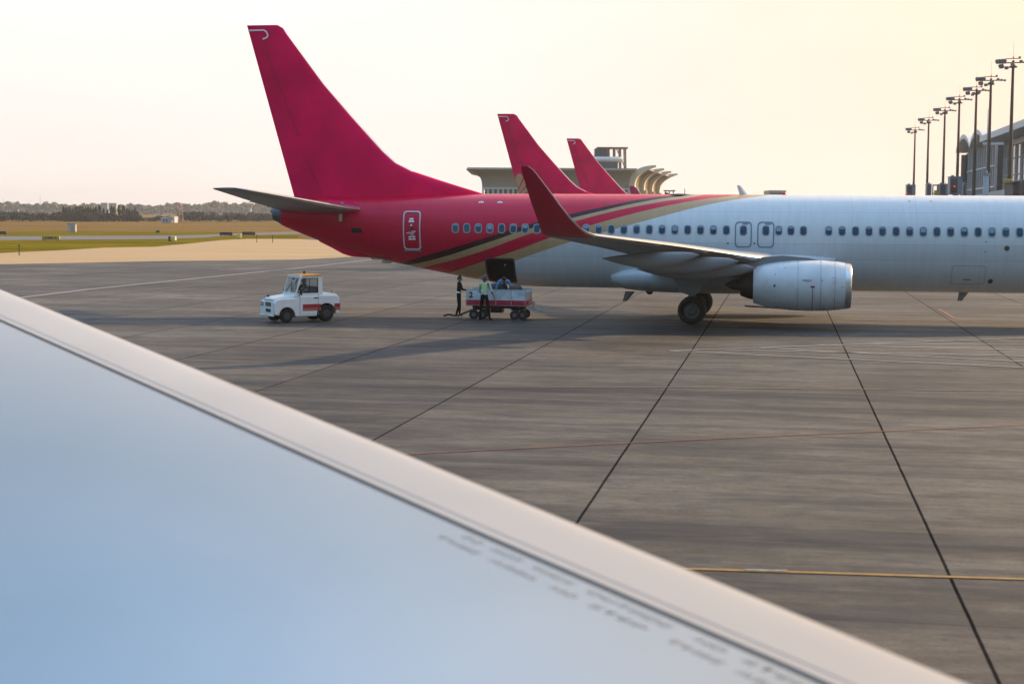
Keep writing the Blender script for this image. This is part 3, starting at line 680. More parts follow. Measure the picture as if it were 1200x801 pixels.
        c=mixc(mth('MULTIPLY',edge,gap),c,(.05,.05,.052)); c=mixc(mth('MULTIPLY',j,.78),c,(.004,.004,.005))
        L(c,b.inputs['Base Color']); L(mrng(noise(1.0,(.1,1.8,1),6),.3,.7,.58,.85),b.inputs['Roughness']); L(mth('MULTIPLY',mth('SUBTRACT',1.0,j),.22),b.inputs['Specular IOR Level'])
        bp=N('ShaderNodeBump'); bp.inputs['Strength'].default_value=.25; bp.inputs['Distance'].default_value=.02; L(noise(14,(1,1,1),6),bp.inputs['Height']); L(bp.outputs[0],b.inputs['Normal'])
    elif kind=='pale':
        c=mixc(mrng(noise(1.0,(.03,.35,1),7,.7),.35,.65,0,1),(.38,.255,.12),(.29,.20,.10))
        L(c,b.inputs['Base Color']); b.inputs['Roughness'].default_value=.9
    elif kind=='asphalt':
        c=mixc(mrng(noise(1.0,(.03,.4,1),6),.35,.65,0,1),(.07,.07,.07),(.13,.125,.12)); L(c,b.inputs['Base Color']); b.inputs['Roughness'].default_value=.85
    elif kind=='dry':
        c=mixc(mrng(noise(.02,(1,2.5,1),8,.7),.35,.65,0,1),(.27,.155,.055),(.17,.105,.035)); c=mixc(mrng(noise(1.0,(.006,.045,1),8,.75),.42,.58,0,.65),c,(.13,.085,.03));
        c=mixc(mrng(noise(1.0,(.012,.10,1),7,.7),.5,.62,0,.7),c,(.09,.09,.02)); c=mixc(mrng(noise(1.2,(1,1,1),4),.4,.7,0,.4),c,(.09,.06,.03))
        L(c,b.inputs['Base Color']); b.inputs['Roughness'].default_value=1; b.inputs['Specular IOR Level'].default_value=0
    elif kind=='green':
        c=mixc(mrng(noise(.12,(1,2,1),8,.7),.35,.65,0,1),(.11,.10,.006),(.22,.155,.010)); c=mixc(mrng(noise(1.0,(.02,.16,1),8,.75),.42,.58,0,.75),c,(.05,.05,.006))
        L(c,b.inputs['Base Color']); b.inputs['Roughness'].default_value=1; b.inputs['Specular IOR Level'].default_value=0
    return m
BANDS=[(21.7,.8,.95),(19.0,.5,.85),(17.6,.6,.7),(39.0,1.0,.9),(36.6,.7,.8),(27.8,.5,.6),(33.0,.4,.5)]
CON_A=(.060,.055,.047); CON_B=(.110,.099,.083)
def sheet(name,pts,m,z):
    mb=MB(); mb.add([(p[0],p[1],z) for p in pts],[tuple(range(len(pts)))]); o=mb.build(name,m,recalc=False)
    me=o.data
    if me.polygons[0].normal.z<0: me.flip_normals()
    return tag(o,kind='structure')
sheet('ground',[(-4500,-300),(4500,-300),(4500,6000),(-4500,6000)],ground_mat('dry_grass_field','dry'),-.03)
edge=[(-1500,357),(-700,333),(-300,313),(-100,301),(0,296.4),(73,293),(122.5,290),(181,289),(227,284.8),(257,281.4),(292,279.8),(350,280.0),(420,276.5),(520,270)]
E1=[G(u,v) for u,v in edge]
sheet('apron',[(-600,-250),(900,-250),(1500,1500),(E1[-1].x+150,1500)]+[(p.x,p.y) for p in reversed(E1)]+[(-600,E1[0].y)],ground_mat('apron_concrete','concrete'),-.012)
low=[(-300,334),(-100,317),(0,309.5),(102,307.5),(204,305.5),(350,304),(430,300)]
E2=[G(u,v) for u,v in low]
sheet('pale_pavement',[(p.x,p.y) for p in E2]+[(E1[-3].x+30,E1[-3].y-60),(E1[-3].x,E1[-3].y)]+[(p.x,p.y) for p in reversed(E1[2:-3])],ground_mat('pale_concrete','pale'),-.006)
gl=[(-700,333),(-300,313),(-100,301),(0,296.4),(73,293),(122.5,290),(181,289),(227,284.8),(257,281.4),(292,279.8),(350,280.0)]
gu=[(350,275.2),(262,276.6),(240,278.6),(204,280),(102,281),(0,281.6),(-100,283),(-700,290)]
GR=ground_mat('green_grass','green')
sheet('near_grass_verge',[G(u,v) for u,v in gl+gu],GR,-.018)
sheet('taxiway',[G(u,v) for u,v in [(-700,289),(-100,282.2),(0,281),(102,280.4),(204,279.3),(240,278),(262,276),(350,273.8),(520,269),(520,267.3),(350,271.3),(300,272.6),(240,275),(204,275.6),(102,276.1),(0,276.6),(-100,277.4),(-700,282)]],ground_mat('taxiway_asphalt','asphalt'),-.02)
sheet('far_grass_verge',[G(u,v) for u,v in [(-700,282),(-100,277.4),(0,276.8),(102,276.2),(204,275.7),(240,275),(300,272.7),(240,271.4),(102,270.6),(0,271.4),(-100,272),(-700,275)]],GR,-.024)
# ---- painted markings
M_yel=mat('yellow_marking',(.24,.14,.03),.7,var=.3,scale=6); M_ora=mat('orange_marking',(.17,.05,.022),.7,var=.3,scale=3); M_wm=mat('white_marking',(.22,.225,.23),.7,var=.35,scale=2,stretch=(1,4,1)); M_fy=mat('faint_marking',(.13,.105,.075),.8,var=.3,scale=2)
def marking(name,pts,w,m,z=0.0):
    P_=[Vector(p) for p in pts]; mb=MB()
    for a,b in zip(P_[:-1],P_[1:]):
        d=(b-a); d.z=0; d.normalize(); n=Vector((-d.y,d.x,0))*w/2
        mb.add([a-n,b-n,b+n,a+n],[(0,1,2,3)])
    o=mb.build(name,m,recalc=False); o.location.z=z
    for p in o.data.polygons:
        if p.normal.z<0: o.data.flip_normals(); break
    return tag(o,kind='structure')
def gm(name,pix,w,m,z=0.0): return marking(name,[G(u,v) for u,v in pix],w,m,z)
gm('yellow_taxi_line',[(560,659.2),(820,666),(1110,675),(1500,687)],.10,M_yel)
gm('worn_white_patch',[(873,667.2),(900,668),(922,668.5)],.07,mat('worn_white',(.24,.23,.21),.7,var=.4,scale=9),.006)
gm('orange_boundary_line',[(250,545),(525,529),(870,512),(1190,498),(1500,485)],.06,M_ora,.004)
gm('thin_taxi_line',[(560,453),(790,453.5),(1200,458),(1500,461.5)],.10,M_fy)
for k,(x0,y0,y1) in enumerate([(785,411,430.5),(890,407.5,423.5),(850,409.8,417),(960,404.2,410),(1000,403,403.5),(1040,402,396)]):
    gm('white_hatch_line',[(x0,y0),(1200,y1),(1420,y1+(y1-y0)*220/(1200-x0))],.15,M_wm,.008)
gm('white_hatch_line',[(785,411),(1040,402.0),(1200,396)],.15,M_wm,.010)
gm('orange_dash',[(1100,362),(1119,373.2)],.16,M_ora,.004)
gm('white_edge_line',[(20,349),(102,339),(240,325),(340,315),(440,303.7)],.40,M_wm)
gm('white_edge_line',[(60,352),(240,333),(332,322.5),(400,315.5)],.22,M_fy,.004)
gm('faint_yellow_line',[(0,318),(105,319),(204,319.5),(330,317)],.30,M_fy,.008)
gm('ground_line',[(640,352),(760,350),(1200,349.5)],.25,M_fy,.004)
gm('ground_line',[(-200,372),(240,373),(830,374.2),(1400,377)],.18,M_fy,.012)
# ------------------------------------------------------------ SKY / SUN / HAZE
SE,SB=math.radians(SUN_E),math.radians(SUN_B)     # elevation; bearing from +X towards +Y
sd=Vector((math.cos(SE)*math.cos(SB),math.cos(SE)*math.sin(SB),math.sin(SE)))
sl=bpy.data.lights.new('sun','SUN'); sl.energy=SUN_S; sl.angle=math.radians(SUN_A); sl.color=(1.0,.71,.43)
so=bpy.data.objects.new('sun',sl); col.objects.link(so); so.rotation_euler=sd.to_track_quat('Z','Y').to_euler()
w=bpy.data.worlds.new('World'); sc.world=w; w.use_nodes=True; nt=w.node_tree
bg=nt.nodes['Background']; sky=nt.nodes.new('ShaderNodeTexSky'); sky.sky_type='NISHITA'; sky.sun_disc=False
sky.sun_elevation=SE; sky.sun_rotation=math.radians(90)-SB; sky.air_density=1.0; sky.dust_density=1.0; sky.ozone_density=3.0; sky.altitude=0
N=nt.nodes.new; L=nt.links.new
tc=N('ShaderNodeTexCoord'); nz=N('ShaderNodeVectorMath'); nz.operation='NORMALIZE'; L(tc.outputs['Generated'],nz.inputs[0])
sp=N('ShaderNodeSeparateXYZ'); L(nz.outputs[0],sp.inputs[0])
# the hazy layer low in the sky: pale cream, thicker towards the sun's half
dt=N('ShaderNodeVectorMath'); dt.operation='DOT_PRODUCT'; L(nz.outputs[0],dt.inputs[0]); hd=Vector((math.cos(math.radians(60)),math.sin(math.radians(60)),0)); dt.inputs[1].default_value=hd
r1=N('ShaderNodeMapRange'); r1.interpolation_type='SMOOTHSTEP'; r1.inputs[1].default_value=.20; r1.inputs[2].default_value=.41; r1.inputs[3].default_value=1.0; r1.inputs[4].default_value=0; L(sp.outputs['Z'],r1.inputs[0])
r2=N('ShaderNodeMapRange'); r2.interpolation_type='SMOOTHSTEP'; r2.inputs[1].default_value=-.5; r2.inputs[2].default_value=.5; r2.inputs[3].default_value=0; r2.inputs[4].default_value=1; L(dt.outputs['Value'],r2.inputs[0])
m0_=N('ShaderNodeMath'); m0_.operation='MULTIPLY'; L(r1.outputs[0],m0_.inputs[0]); L(r2.outputs[0],m0_.inputs[1])
ds=N('ShaderNodeVectorMath'); ds.operation='DOT_PRODUCT'; L(nz.outputs[0],ds.inputs[0]); ds.inputs[1].default_value=sd
gl=N('ShaderNodeMapRange'); gl.interpolation_type='SMOOTHSTEP'; gl.inputs[1].default_value=.25; gl.inputs[2].default_value=.85; gl.inputs[3].default_value=0; gl.inputs[4].default_value=.85; L(ds.outputs['Value'],gl.inputs[0])
mm=N('ShaderNodeMath'); mm.operation='MAXIMUM'; L(m0_.outputs[0],mm.inputs[0]); L(gl.outputs[0],mm.inputs[1])
cr_=N('ShaderNodeMapRange'); cr_.interpolation_type='SMOOTHSTEP'; cr_.inputs[1].default_value=.42; cr_.inputs[2].default_value=.86; L(ds.outputs['Value'],cr_.inputs[0])
hc=N('ShaderNodeMix'); hc.data_type='RGBA'; L(cr_.outputs[0],hc.inputs[0]); hc.inputs[6].default_value=(*HAZE_L,1); hc.inputs[7].default_value=(*HAZE_R,1)
mx=N('ShaderNodeMix'); mx.data_type='RGBA'; L(mm.outputs[0],mx.inputs[0]); tn=N('ShaderNodeVectorMath'); tn.operation='MULTIPLY'; tv=N('ShaderNodeMapRange'); tv.interpolation_type='SMOOTHSTEP'; tv.inputs[1].default_value=.26; tv.inputs[2].default_value=.97; tv.inputs[3].default_value=LOWK; tv.inputs[4].default_value=HIK; L(sp.outputs['Z'],tv.inputs[0]); ts=N('ShaderNodeVectorMath'); ts.operation='SCALE'; ts.inputs[0].default_value=TINT; L(tv.outputs[0],ts.inputs['Scale']); L(ts.outputs[0],tn.inputs[1]); L(sky.outputs[0],tn.inputs[0]); L(tn.outputs[0],mx.inputs[6]); L(hc.outputs[2],mx.inputs[7])
cn=N('ShaderNodeMapping'); cn.inputs['Scale'].default_value=(1,1,3.2); L(nz.outputs[0],cn.inputs[0])
cl=N('ShaderNodeTexNoise'); cl.inputs['Scale'].default_value=1.9; cl.inputs['Detail'].default_value=5; cl.inputs['Roughness'].default_value=.55; L(cn.outputs[0],cl.inputs['Vector'])
lo_=N('ShaderNodeMapRange'); lo_.inputs[1].default_value=.10; lo_.inputs[2].default_value=.30; lo_.inputs[3].default_value=.045; lo_.inputs[4].default_value=.38; L(sp.outputs['Z'],lo_.inputs[0])
cc=N('ShaderNodeMapRange'); cc.inputs[1].default_value=.35; cc.inputs[2].default_value=.65; cc.inputs[3].default_value=-1; cc.inputs[4].default_value=1; L(cl.outputs['Fac'],cc.inputs[0])
ca=N('ShaderNodeMath'); ca.operation='MULTIPLY'; L(cc.outputs[0],ca.inputs[0]); L(lo_.outputs[0],ca.inputs[1])
cb_=N('ShaderNodeMath'); cb_.operation='ADD'; L(ca.outputs[0],cb_.inputs[0]); cb_.inputs[1].default_value=1
cv=N('ShaderNodeVectorMath'); cv.operation='SCALE'; L(mx.outputs[2],cv.inputs[0]); L(cb_.outputs[0],cv.inputs['Scale'])
L(cv.outputs[0],bg.inputs[0]); bg.inputs[1].default_value=SKY_S; sc.view_settings.exposure=EXPO
mb=MB(); mb.box((0,2850,34),(9400,6800,70)); hz=mb.build('haze',[],None); hz.data.materials.clear()
hm=bpy.data.materials.new('haze_air'); hm.use_nodes=True; n_=hm.node_tree; n_.nodes.clear(); ou=n_.nodes.new('ShaderNodeOutputMaterial'); pv=n_.nodes.new('ShaderNodeVolumePrincipled'); pv.inputs['Density'].default_value=HAZE_D; pv.inputs['Color'].default_value=(.88,.90,.93,1); pv.inputs['Anisotropy'].default_value=.3
n_.links.new(pv.outputs[0],ou.inputs['Volume']); hz.data.materials.append(hm); tag(hz,kind='stuff')
# ------------------------------------------------------------ OWN WING (the wing the photograph is taken over)
az=math.radians(35.5)
P0=at(1110,801,6.0); d=Vector((-math.sin(az),math.cos(az),0))
# dihedral so that the edge passes through the photograph's left border where it does
best=None
for k in range(2000):
    tz=k*.0002-.05; dd=Vector((d.x,d.y,tz)); 
    # where does the line leave u=0?
    r=ray(0,343); 
    # solve P0.x+t*dx = r.x*q ; P0.y+t*dy=r.y*q
    det=dd.x*(-r.y)+dd.y*r.x; t=((-P0.x)*(-r.y)+(P0.y)*(-r.x))/det if abs(det)>1e-9 else 0
    t=(P0.y*r.x-P0.x*r.y)/(dd.x*r.y-dd.y*r.x); q=(P0.y+t*dd.y)/r.y
    e=abs(P0.z+t*dd.z-(H+r.z*q))
    if best is None or e<best[0]: best=(e,tz,t)
tz=best[1]; d=Vector((d.x,d.y,tz))
print('own wing dihedral',math.degrees(math.atan(tz)),'t',best[2])
aft=Vector((-math.cos(math.radians(9)),-math.sin(math.radians(9)),0)); upn=Vector((0,0,1))
def ownpt(t,x,c,y): return P0+d*t+aft*(x*c)+upn*y
ow=empty('foreground_wing',(P0.x,P0.y,0),0,'large pale foreground wing, blurred, with a slat seam and grey lettering along leading edge','airplane wing')
Mow=bpy.data.materials.new('own_wing_paint'); Mow.use_nodes=True; nt=Mow.node_tree; b=nt.nodes['Principled BSDF']
tc=nt.nodes.new('ShaderNodeTexCoord'); n=nt.nodes.new('ShaderNodeTexNoise'); n.inputs['Scale'].default_value=.45; n.inputs['Detail'].default_value=6; nt.links.new(tc.outputs['Object'],n.inputs['Vector'])
cr2=nt.nodes.new('ShaderNodeMix'); cr2.data_type='RGBA'; cr2.inputs[6].default_value=(.31,.39,.46,1); cr2.inputs[7].default_value=(.47,.515,.55,1); nt.links.new(n.outputs['Fac'],cr2.inputs[0]); nt.links.new(cr2.outputs[2],b.inputs['Base Color'])  # mottled base colour imitates soft cloud reflections on the wing
b.inputs['Roughness'].default_value=.27; b.inputs['Metallic'].default_value=.75; b.inputs['Coat Weight'].default_value=.4; b.inputs['Coat Roughness'].default_value=.15
T=[-5,-3,-1,0,1,2,3,4,5,6,8,10,12,14,16,17.2]
def chord(t): return lerp(t,[(-5,8.4),(-1,6.4),(1.5,4.6),(17.2,1.7)])
def tk(x,c):
    m=x*c
    return .075*(1-math.exp(-m/.055))+.05*m-.030*m*m+.002*m**3
def tkl(x,c): return -.30*math.sin(PI*min(1,x*1.6)/2)**.6*(1-x)**.8*c/6
def skin(x0,x1,nn,top=True,t0=None,t1=None):
    pass
SL=.115   # slat chord in metres is about .46, constant along the span
def slatx(t): return min(.36,lerp(t,[(0,.64),(2,.69),(12,.78)])/chord(t))
def wrap(t,lo,hi,nn,drop=0.0):
    c=chord(t); out=[]
    for i in range(nn+1):
        x=lo+(hi-lo)*(i/nn)**1.6 if lo==0 else lo+(hi-lo)*i/nn
        out.append((x,tk(x,c)-drop))
    return out
def local(p): return p-Vector((P0.x,P0.y,0))
mb=MB(); loops=[]
for t in T:   # main panel, from the slat seam aft, over the trailing edge and back
    c=chord(t); sx=slatx(t)
    up_=wrap(t,sx+.04/c,1.0,22); lp=[local(ownpt(t,x,c,y)) for x,y in up_]+[local(ownpt(t,x,c,tkl(x,c))) for x,_ in reversed(wrap(t,sx+.04/c,1.0,8))]
    loops.append(lp)
mb.loft(loops,0,True); mb.build('wing_panel',Mow,ow,smooth=30)
mb=MB(); loops=[]
for t in T:
    c=chord(t); sx=slatx(t)
    up_=wrap(t,0,sx,16); lp=[local(ownpt(t,x,c,y+.006)) for x,y in up_]+[local(ownpt(t,sx+.0003,c,tk(sx,c)-.02))]+[local(ownpt(t,x,c,tkl(x,c))) for x,_ in reversed(wrap(t,0,sx*.9,8)[1:])]
    loops.append(lp)
mb.loft(loops,0,True); mb.build('slat',mat('slat_paint',(.34,.33,.32),.3,var=.06,scale=1.0,coat=.2),ow,smooth=30)
mb=MB(); loops=[]
for t in T:
    c=chord(t); sx=slatx(t); loops.append([local(ownpt(t,x,c,tk(x,c)-dz)) for x,dz in((sx-.002,.010),(sx+.05/c,.006),(sx+.05/c,.05),(sx-.002,.05))])
mb.loft(loops,0,True); mb.build('seam_seal',mat('seal_brown_grey',(.20,.125,.085),.9,spec=.1),ow)
mb=MB()
for tt0,tt1 in zip(T[:-1],T[1:]):
    q=[]
    for t,dx in((tt0,-.085),(tt0,-.070),(tt1,-.070),(tt1,-.085)):
        c=chord(t); x=slatx(t)+dx/c*1.0; q.append(local(ownpt(t,x,c,tk(x,c)+.0085)))
    mb.add(q,[(0,1,2,3)])
mb.build('slat_trim_line',mat('trim_line_grey',(.33,.33,.34),.5),ow,recalc=False)
# stencilled warning, two rows, running along the seam
M_txt=mat('stencil_dark',(.24,.245,.25),.6)
def stencil(txt,t_start,xoff,size,t_end=None):
    cu=bpy.data.curves.new('t','FONT'); cu.body=txt; cu.size=1; cu.space_character=1.15; cu.offset=.012
    to=bpy.data.objects.new('t',cu); col.objects.link(to); dg=bpy.context.evaluated_depsgraph_get(); me=bpy.data.meshes.new_from_object(to.evaluated_get(dg)); bpy.data.objects.remove(to)
    X=max(v.co.x for v in me.vertices)
    for v in me.vertices:
        t=t_start-(v.co.x*size*1.45 if t_end is None else (t_start-t_end)*v.co.x/X); c=chord(t); x=slatx(t)+(xoff-v.co.y*size)/c
        v.co=local(ownpt(t,x,c,tk(x,c)+.003))
    me.materials.clear(); me.materials.append(M_txt); o=bpy.data.objects.new('stencil_text',me); col.objects.link(o); o.parent=ow
def row(txt,t0,t1,xo):
    n=len(txt); i=0
    for w_ in txt.split(' '):
        stencil(w_,t0+(t1-t0)*i/n,xo,.060,t0+(t1-t0)*(i+len(w_)-.2)/n); i+=len(w_)+1
row('DO NOT WALK OUTSIDE',1.97,.50,.13); row('THIS AREA NO STEP',2.0,.49,.245)
row('NO STEP',.36,-.25,.13); row('THIS AREA',.37,-.35,.245)
# ------------------------------------------------------------ PEOPLE
M_skin=mat('skin_tan',(.28,.15,.09),.55); M_hair=mat('hair_black',(.012,.01,.01),.5)
M_blkcloth=mat('black_cloth',(.006,.006,.008),.9,spec=.1,var=.3,scale=8); M_navy=mat('navy_jacket',(.008,.010,.018),.9,spec=.15,var=.3,scale=8)
M_shirt=mat('white_shirt',(.62,.68,.74),.8,var=.15,scale=8); M_blueshirt=mat('blue_shirt',(.16,.33,.52),.8,var=.25,scale=8)
M_vest=mat('green_hi_vis',(.38,.55,.24),.7,var=.15,scale=8); M_refl=mat('reflective_band',(.72,.74,.74),.35); M_shoe=mat('shoe_black',(.012,.012,.012),.5)
M_grcloth=mat('grey_cloth',(.12,.13,.15),.85,var=.2,scale=8)
def human(label,loc,rz,J,mats,group,vest=None,cat='person',strap=None,bands=None):
    """J: joints, x forward, y left, z up. mats: torso, sleeve, legs"""
    V=[];E=[];R=[];idx={}
    def a(n,p,r,par=None):
        idx[n]=len(V); V.append(Vector(p)); R.append(r)
        if par: E.append((idx[par],idx[n]))
    a('pel',J['pel'],(.155,.125)); a('wai',J['wai'],(.15,.115),'pel'); a('che',J['che'],(.17,.125),'wai'); a('nb',J['nb'],(.10,.085),'che'); a('neck',J['neck'],(.058,.058),'nb')
    hd=(J['head']-J['neck']); a('h1',J['neck']+hd*.35,(.075,.085),'neck'); a('h2',J['neck']+hd*.75,(.082,.098),'h1'); a('h3',J['head'],(.07,.082),'h2')
    for s in('L','R'):
        a('sh'+s,J['sh'+s],(.068,.068),'nb'); a('el'+s,J['el'+s],(.048,.048),'sh'+s); a('wr'+s,J['wr'+s],(.031,.031),'el'+s)
        fd=(J['wr'+s]-J['el'+s]).normalized(); sg=1 if s=='L' else -1
        sdv=fd.cross(Vector((0,sg,0))); sdv=sdv.normalized() if sdv.length>.1 else Vector((1,0,0)); 
        wid=sdv if abs(fd.z)>.6 else Vector((0,1,0))
        pal=J['wr'+s]+fd*.07; a('pa'+s,pal,(.036,.022),'wr'+s)
        crl=fd.cross(wid).normalized()*-sg
        for q,ln in enumerate((.065,.078,.072,.055)):
            b=pal+wid*(.028-.019*q)+fd*.03; a(f'f{q}{s}',b,(.010,.010),'pa'+s); a(f'g{q}{s}',b+fd*ln*.55+crl*.006,(.009,.009),f'f{q}{s}'); a(f'k{q}{s}',b+fd*ln*.9+crl*.028,(.008,.008),f'g{q}{s}')
        tb=J['wr'+s]+fd*.03+wid*.035; a('t0'+s,tb,(.013,.013),'wr'+s); a('t1'+s,tb+fd*.035+wid*.018,(.010,.010),'t0'+s)
        a('hi'+s,J['hi'+s],(.095,.095),'pel'); a('kn'+s,J['kn'+s],(.062,.062),'hi'+s); a('an'+s,J['an'+s],(.045,.045),'kn'+s); a('to'+s,J['to'+s],(.036,.045),'an'+s)
    me=bpy.data.meshes.new('body'); me.from_pydata(V,E,[]); o=bpy.data.objects.new('body',me); col.objects.link(o)
    sk=o.modifiers.new('s','SKIN'); sv=me.skin_vertices[0].data
    for i,r in enumerate(R): sv[i].radius=r
    sv[0].use_root=True; sk.use_smooth_shade=True; sk.branch_smoothing=.6
    ss=o.modifiers.new('u','SUBSURF'); ss.levels=2; ss.render_levels=2
    dg=bpy.context.evaluated_depsgraph_get(); bm_=bpy.data.meshes.new_from_object(o.evaluated_get(dg)); bpy.data.objects.remove(o)
    ml=[M_skin,mats[0],mats[1],mats[2],M_shoe]; bm_.materials.clear()
    for m in ml: bm_.materials.append(m)
    segs=[]
    def sg_(n1,n2,mi): segs.append((V[idx[n1]],V[idx[n2]],mi))
    sg_('pel','pel',3); sg_('wai','che',1); sg_('che','nb',1); sg_('neck','h1',0); sg_('h1','h3',0)
    for s in 'LR':
        sg_('nb','sh'+s,1); sg_('sh'+s,'el'+s,1); sg_('el'+s,'wr'+s,2); sg_('wr'+s,'pa'+s,0)
        for q in range(4): sg_(f'f{q}{s}',f'k{q}{s}',0)
        sg_('t0'+s,'t1'+s,0)
        sg_('hi'+s,'kn'+s,3); sg_('kn'+s,'an'+s,3); sg_('an'+s,'to'+s,4)
    for p in bm_.polygons:
        c=p.center; bd=None
        for A,B,mi in segs:
            ab=B-A; t=max(0,min(1,(c-A).dot(ab)/ab.length_squared)) if ab.length>1e-6 else 0
            dd=(c-A-ab*t).length
            if bd is None or dd<bd[0]: bd=(dd,mi)
        p.material_index=bd[1]
    root=bpy.data.objects.new('person',bm_); col.objects.link(root); root.location=loc; root.rotation_euler=(0,0,rz); tag(root,label,cat,group)
    # hair cap, nose, ears
    ax=hd.normalized(); fw=J.get('face',Vector((1,0,0))); fw=(fw-ax*fw.dot(ax)).normalized(); lf=ax.cross(fw)
    hc=J['neck']+hd*.72
    mb=MB(); L=[]
    for k in range(7):
        th=PI*.5*k/6; z=.125*math.sin(th); r=math.cos(th)
        L.append([hc+ax*(z+.0)+fw*(-.014+.108*r*math.cos(2*PI*i/16)*(.72 if math.cos(2*PI*i/16)>0 else 1))+lf*(.093*r*math.sin(2*PI*i/16)) for i in range(16)])
    L=[[p-ax*.075+( -fw*.004) if (p-hc).dot(fw)<.03 else p+ax*.035 for p in L[0]]]+L
    mb.loft(L,0,True); mb.build('hair',M_hair,root,smooth=60)
    mb=MB(); ph=J['neck']+hd*.45
    mb.rev(ph+fw*.085+ax*.02,fw-ax*.15,[(0,.018),(.018,.013),(.028,.004)],n=8,caps=True)
    for s in(1,-1): mb.rev(ph+lf*s*.082+ax*.02,lf*s,[(0,.026),(.012,.028),(.016,.012)],n=10,caps=True)
    mb.build('nose_and_ears',M_skin,root,smooth=50)
    mb=MB()
    for s in(1,-1): mb.box(ph+fw*.092+lf*s*.03+ax*.042,(.012,.012,.008))
    mb.box(ph+fw*.09-ax*.03,(.01,.036,.008)); mb.build('eyes_and_mouth',M_hair,root)
    tz=(J['nb']-J['pel']); tl=tz.length; tn=tz.normalized()
    def torso_shell(name,lo,hi,off,m,cond=None):
        vs=[];fs=[]; mp={}
        for p in bm_.polygons:
            c=p.center; t=(c-J['pel']).dot(tn)/tl; lat=abs((c-J['pel']).dot(lf if abs(lf.y)>.5 else Vector((0,1,0))))
            if lo<=t<=hi and lat<.215 and p.material_index in(1,3) and (cond is None or cond(c,t)):
                # ignore arms: distance from the spine line
                if (c-J['pel']-tn*(t*tl)).length>.26: continue
                f=[]
                for vi in p.vertices:
                    if vi not in mp: mp[vi]=len(vs); v=bm_.vertices[vi]; vs.append(v.co+v.normal*off)
                    f.append(mp[vi])
                fs.append(f)
        if fs: MB().add(vs,fs).build(name,m,root,smooth=60,recalc=False)
    if vest: torso_shell('vest',.30,1.02,.016,vest)
    for (lo,hi) in (bands or []): torso_shell('reflective_band',lo,hi,.024,M_refl)
    if strap: torso_shell('strap',.25,1.0,.020,M_refl,lambda c,t: abs(abs((c-J['pel']).dot(lf))-.085)<.032)
    return root
def stand(bend=0,arms=None,feet=None,H_=1.0,look=0):
    J=dict(pel=(0,0,.97),wai=(0,0,1.10),che=(.0,0,1.30),nb=(-.01,0,1.45),neck=(0,0,1.53),head=(.02,0,1.70))
    J.update(shL=(0,.18,1.43),shR=(0,-.18,1.43),elL=(-.02,.24,1.15),elR=(-.02,-.24,1.15),wrL=(.06,.25,.90),wrR=(.06,-.25,.90),hiL=(0,.09,.90),hiR=(0,-.09,.90),knL=(.03,.10,.50),knR=(.03,-.10,.50),anL=(0,.11,.085),anR=(0,-.11,.085),toL=(.15,.13,.045),toR=(.15,-.13,.045))
    J={k:Vector(v) for k,v in J.items()}
    if arms:
        for k,v in arms.items(): J[k]=Vector(v)
    if feet:
        for k,v in feet.items(): J[k]=Vector(v)
    if bend:
        R=Matrix.Rotation(bend,3,'Y')
        for k in('wai','che','nb','neck','head','shL','shR','elL','elR','wrL','wrR'):
            J[k]=J['pel']+R@(J[k]-J['pel'])
    for k in J: J[k]=J[k]*H_
    J['face']=Vector((1,0,0)) if not bend else Matrix.Rotation(bend+look,3,'Y')@Vector((1,0,0))
    return J
# cart frame
CP=Vector((-.55,66.0,0))
CL0=G(546,374.5); 
cart_rz=math.radians(-12)
def cpt(x,y,z=0): 
    R=Matrix.Rotation(cart_rz,3,'Z'); return CP+R@Vector((x,y,z))
g1='ground crew loading bags at the open hold'
p1=G(537.5,371.2); J=stand(.06,dict(elR=(.16,-.22,1.20),wrR=(.42,-.16,1.17),elL=(.10,.24,1.18),wrL=(.36,.2,1.15)),dict(anL=(.02,.10,.085),toL=(.17,.12,.045),anR=(-.10,-.10,.085),toR=(.05,-.12,.045)),1.0)
human('man in dark jacket with pale waist band standing at the left end of the cart',p1,math.radians(-8),J,(M_navy,M_navy,M_blkcloth),g1,bands=[(.12,.26)])
p2=G(567.5,375.8); J=stand(.10,dict(elR=(.10,-.27,1.17),wrR=(.22,-.34,.98),elL=(.14,.25,1.18),wrL=(.36,.2,1.12)),dict(anL=(.0,.18,.085),toL=(.15,.22,.045),knL=(.05,.13,.5),anR=(-.02,-.22,.085),toR=(.13,-.28,.045),knR=(.04,-.17,.5)),1.05)
human('man in green hi-vis vest and white shirt seen from behind before the baggage cart',p2,math.radians(80),J,(M_shirt,M_skin,M_blkcloth),g1,vest=M_vest,bands=[(.42,.52)])
# ------------------------------------------------------------ BAGGAGE CART
cart=empty('baggage_cart',CP,cart_rz,'white baggage cart with a crimson stripe and dark numeral, below the open hold','baggage cart')
M_cw=mat('cart_white_panel',(.56,.60,.62),.5,var=.3,scale=3,rvar=.1); M_cr=mat('cart_crimson',(.42,.003,.03),.5,var=.2,scale=3)
CLn=2.55; CWd=1.25
for nm,c,dd,m in (('side_panel',(0,-CWd/2,.93),(CLn,.035,.62),M_cw),('side_panel',(0,CWd/2,.93),(CLn,.035,.62),M_cw),('end_panel',(-CLn/2,0,.93),(.035,CWd-.08,.60),M_cw),('end_panel',(CLn/2,0,.90),(.035,CWd-.08,.52),mat('cart_panel_worn',(.42,.40,.36),.6,var=.35,scale=6))):
    mb=MB(); mb.box(c,dd,0,bev=.012); mb.build(nm,m,cart)
mb=MB(); mb.box((0,0,.60),(CLn+.02,CWd,.06),0,bev=.01); mb.build('cart_floor',M_steel,cart)
mb=MB()
for sg in(-1,1): mb.box((0,sg*(CWd/2+.021),.715),(CLn+.01,.008,.21))
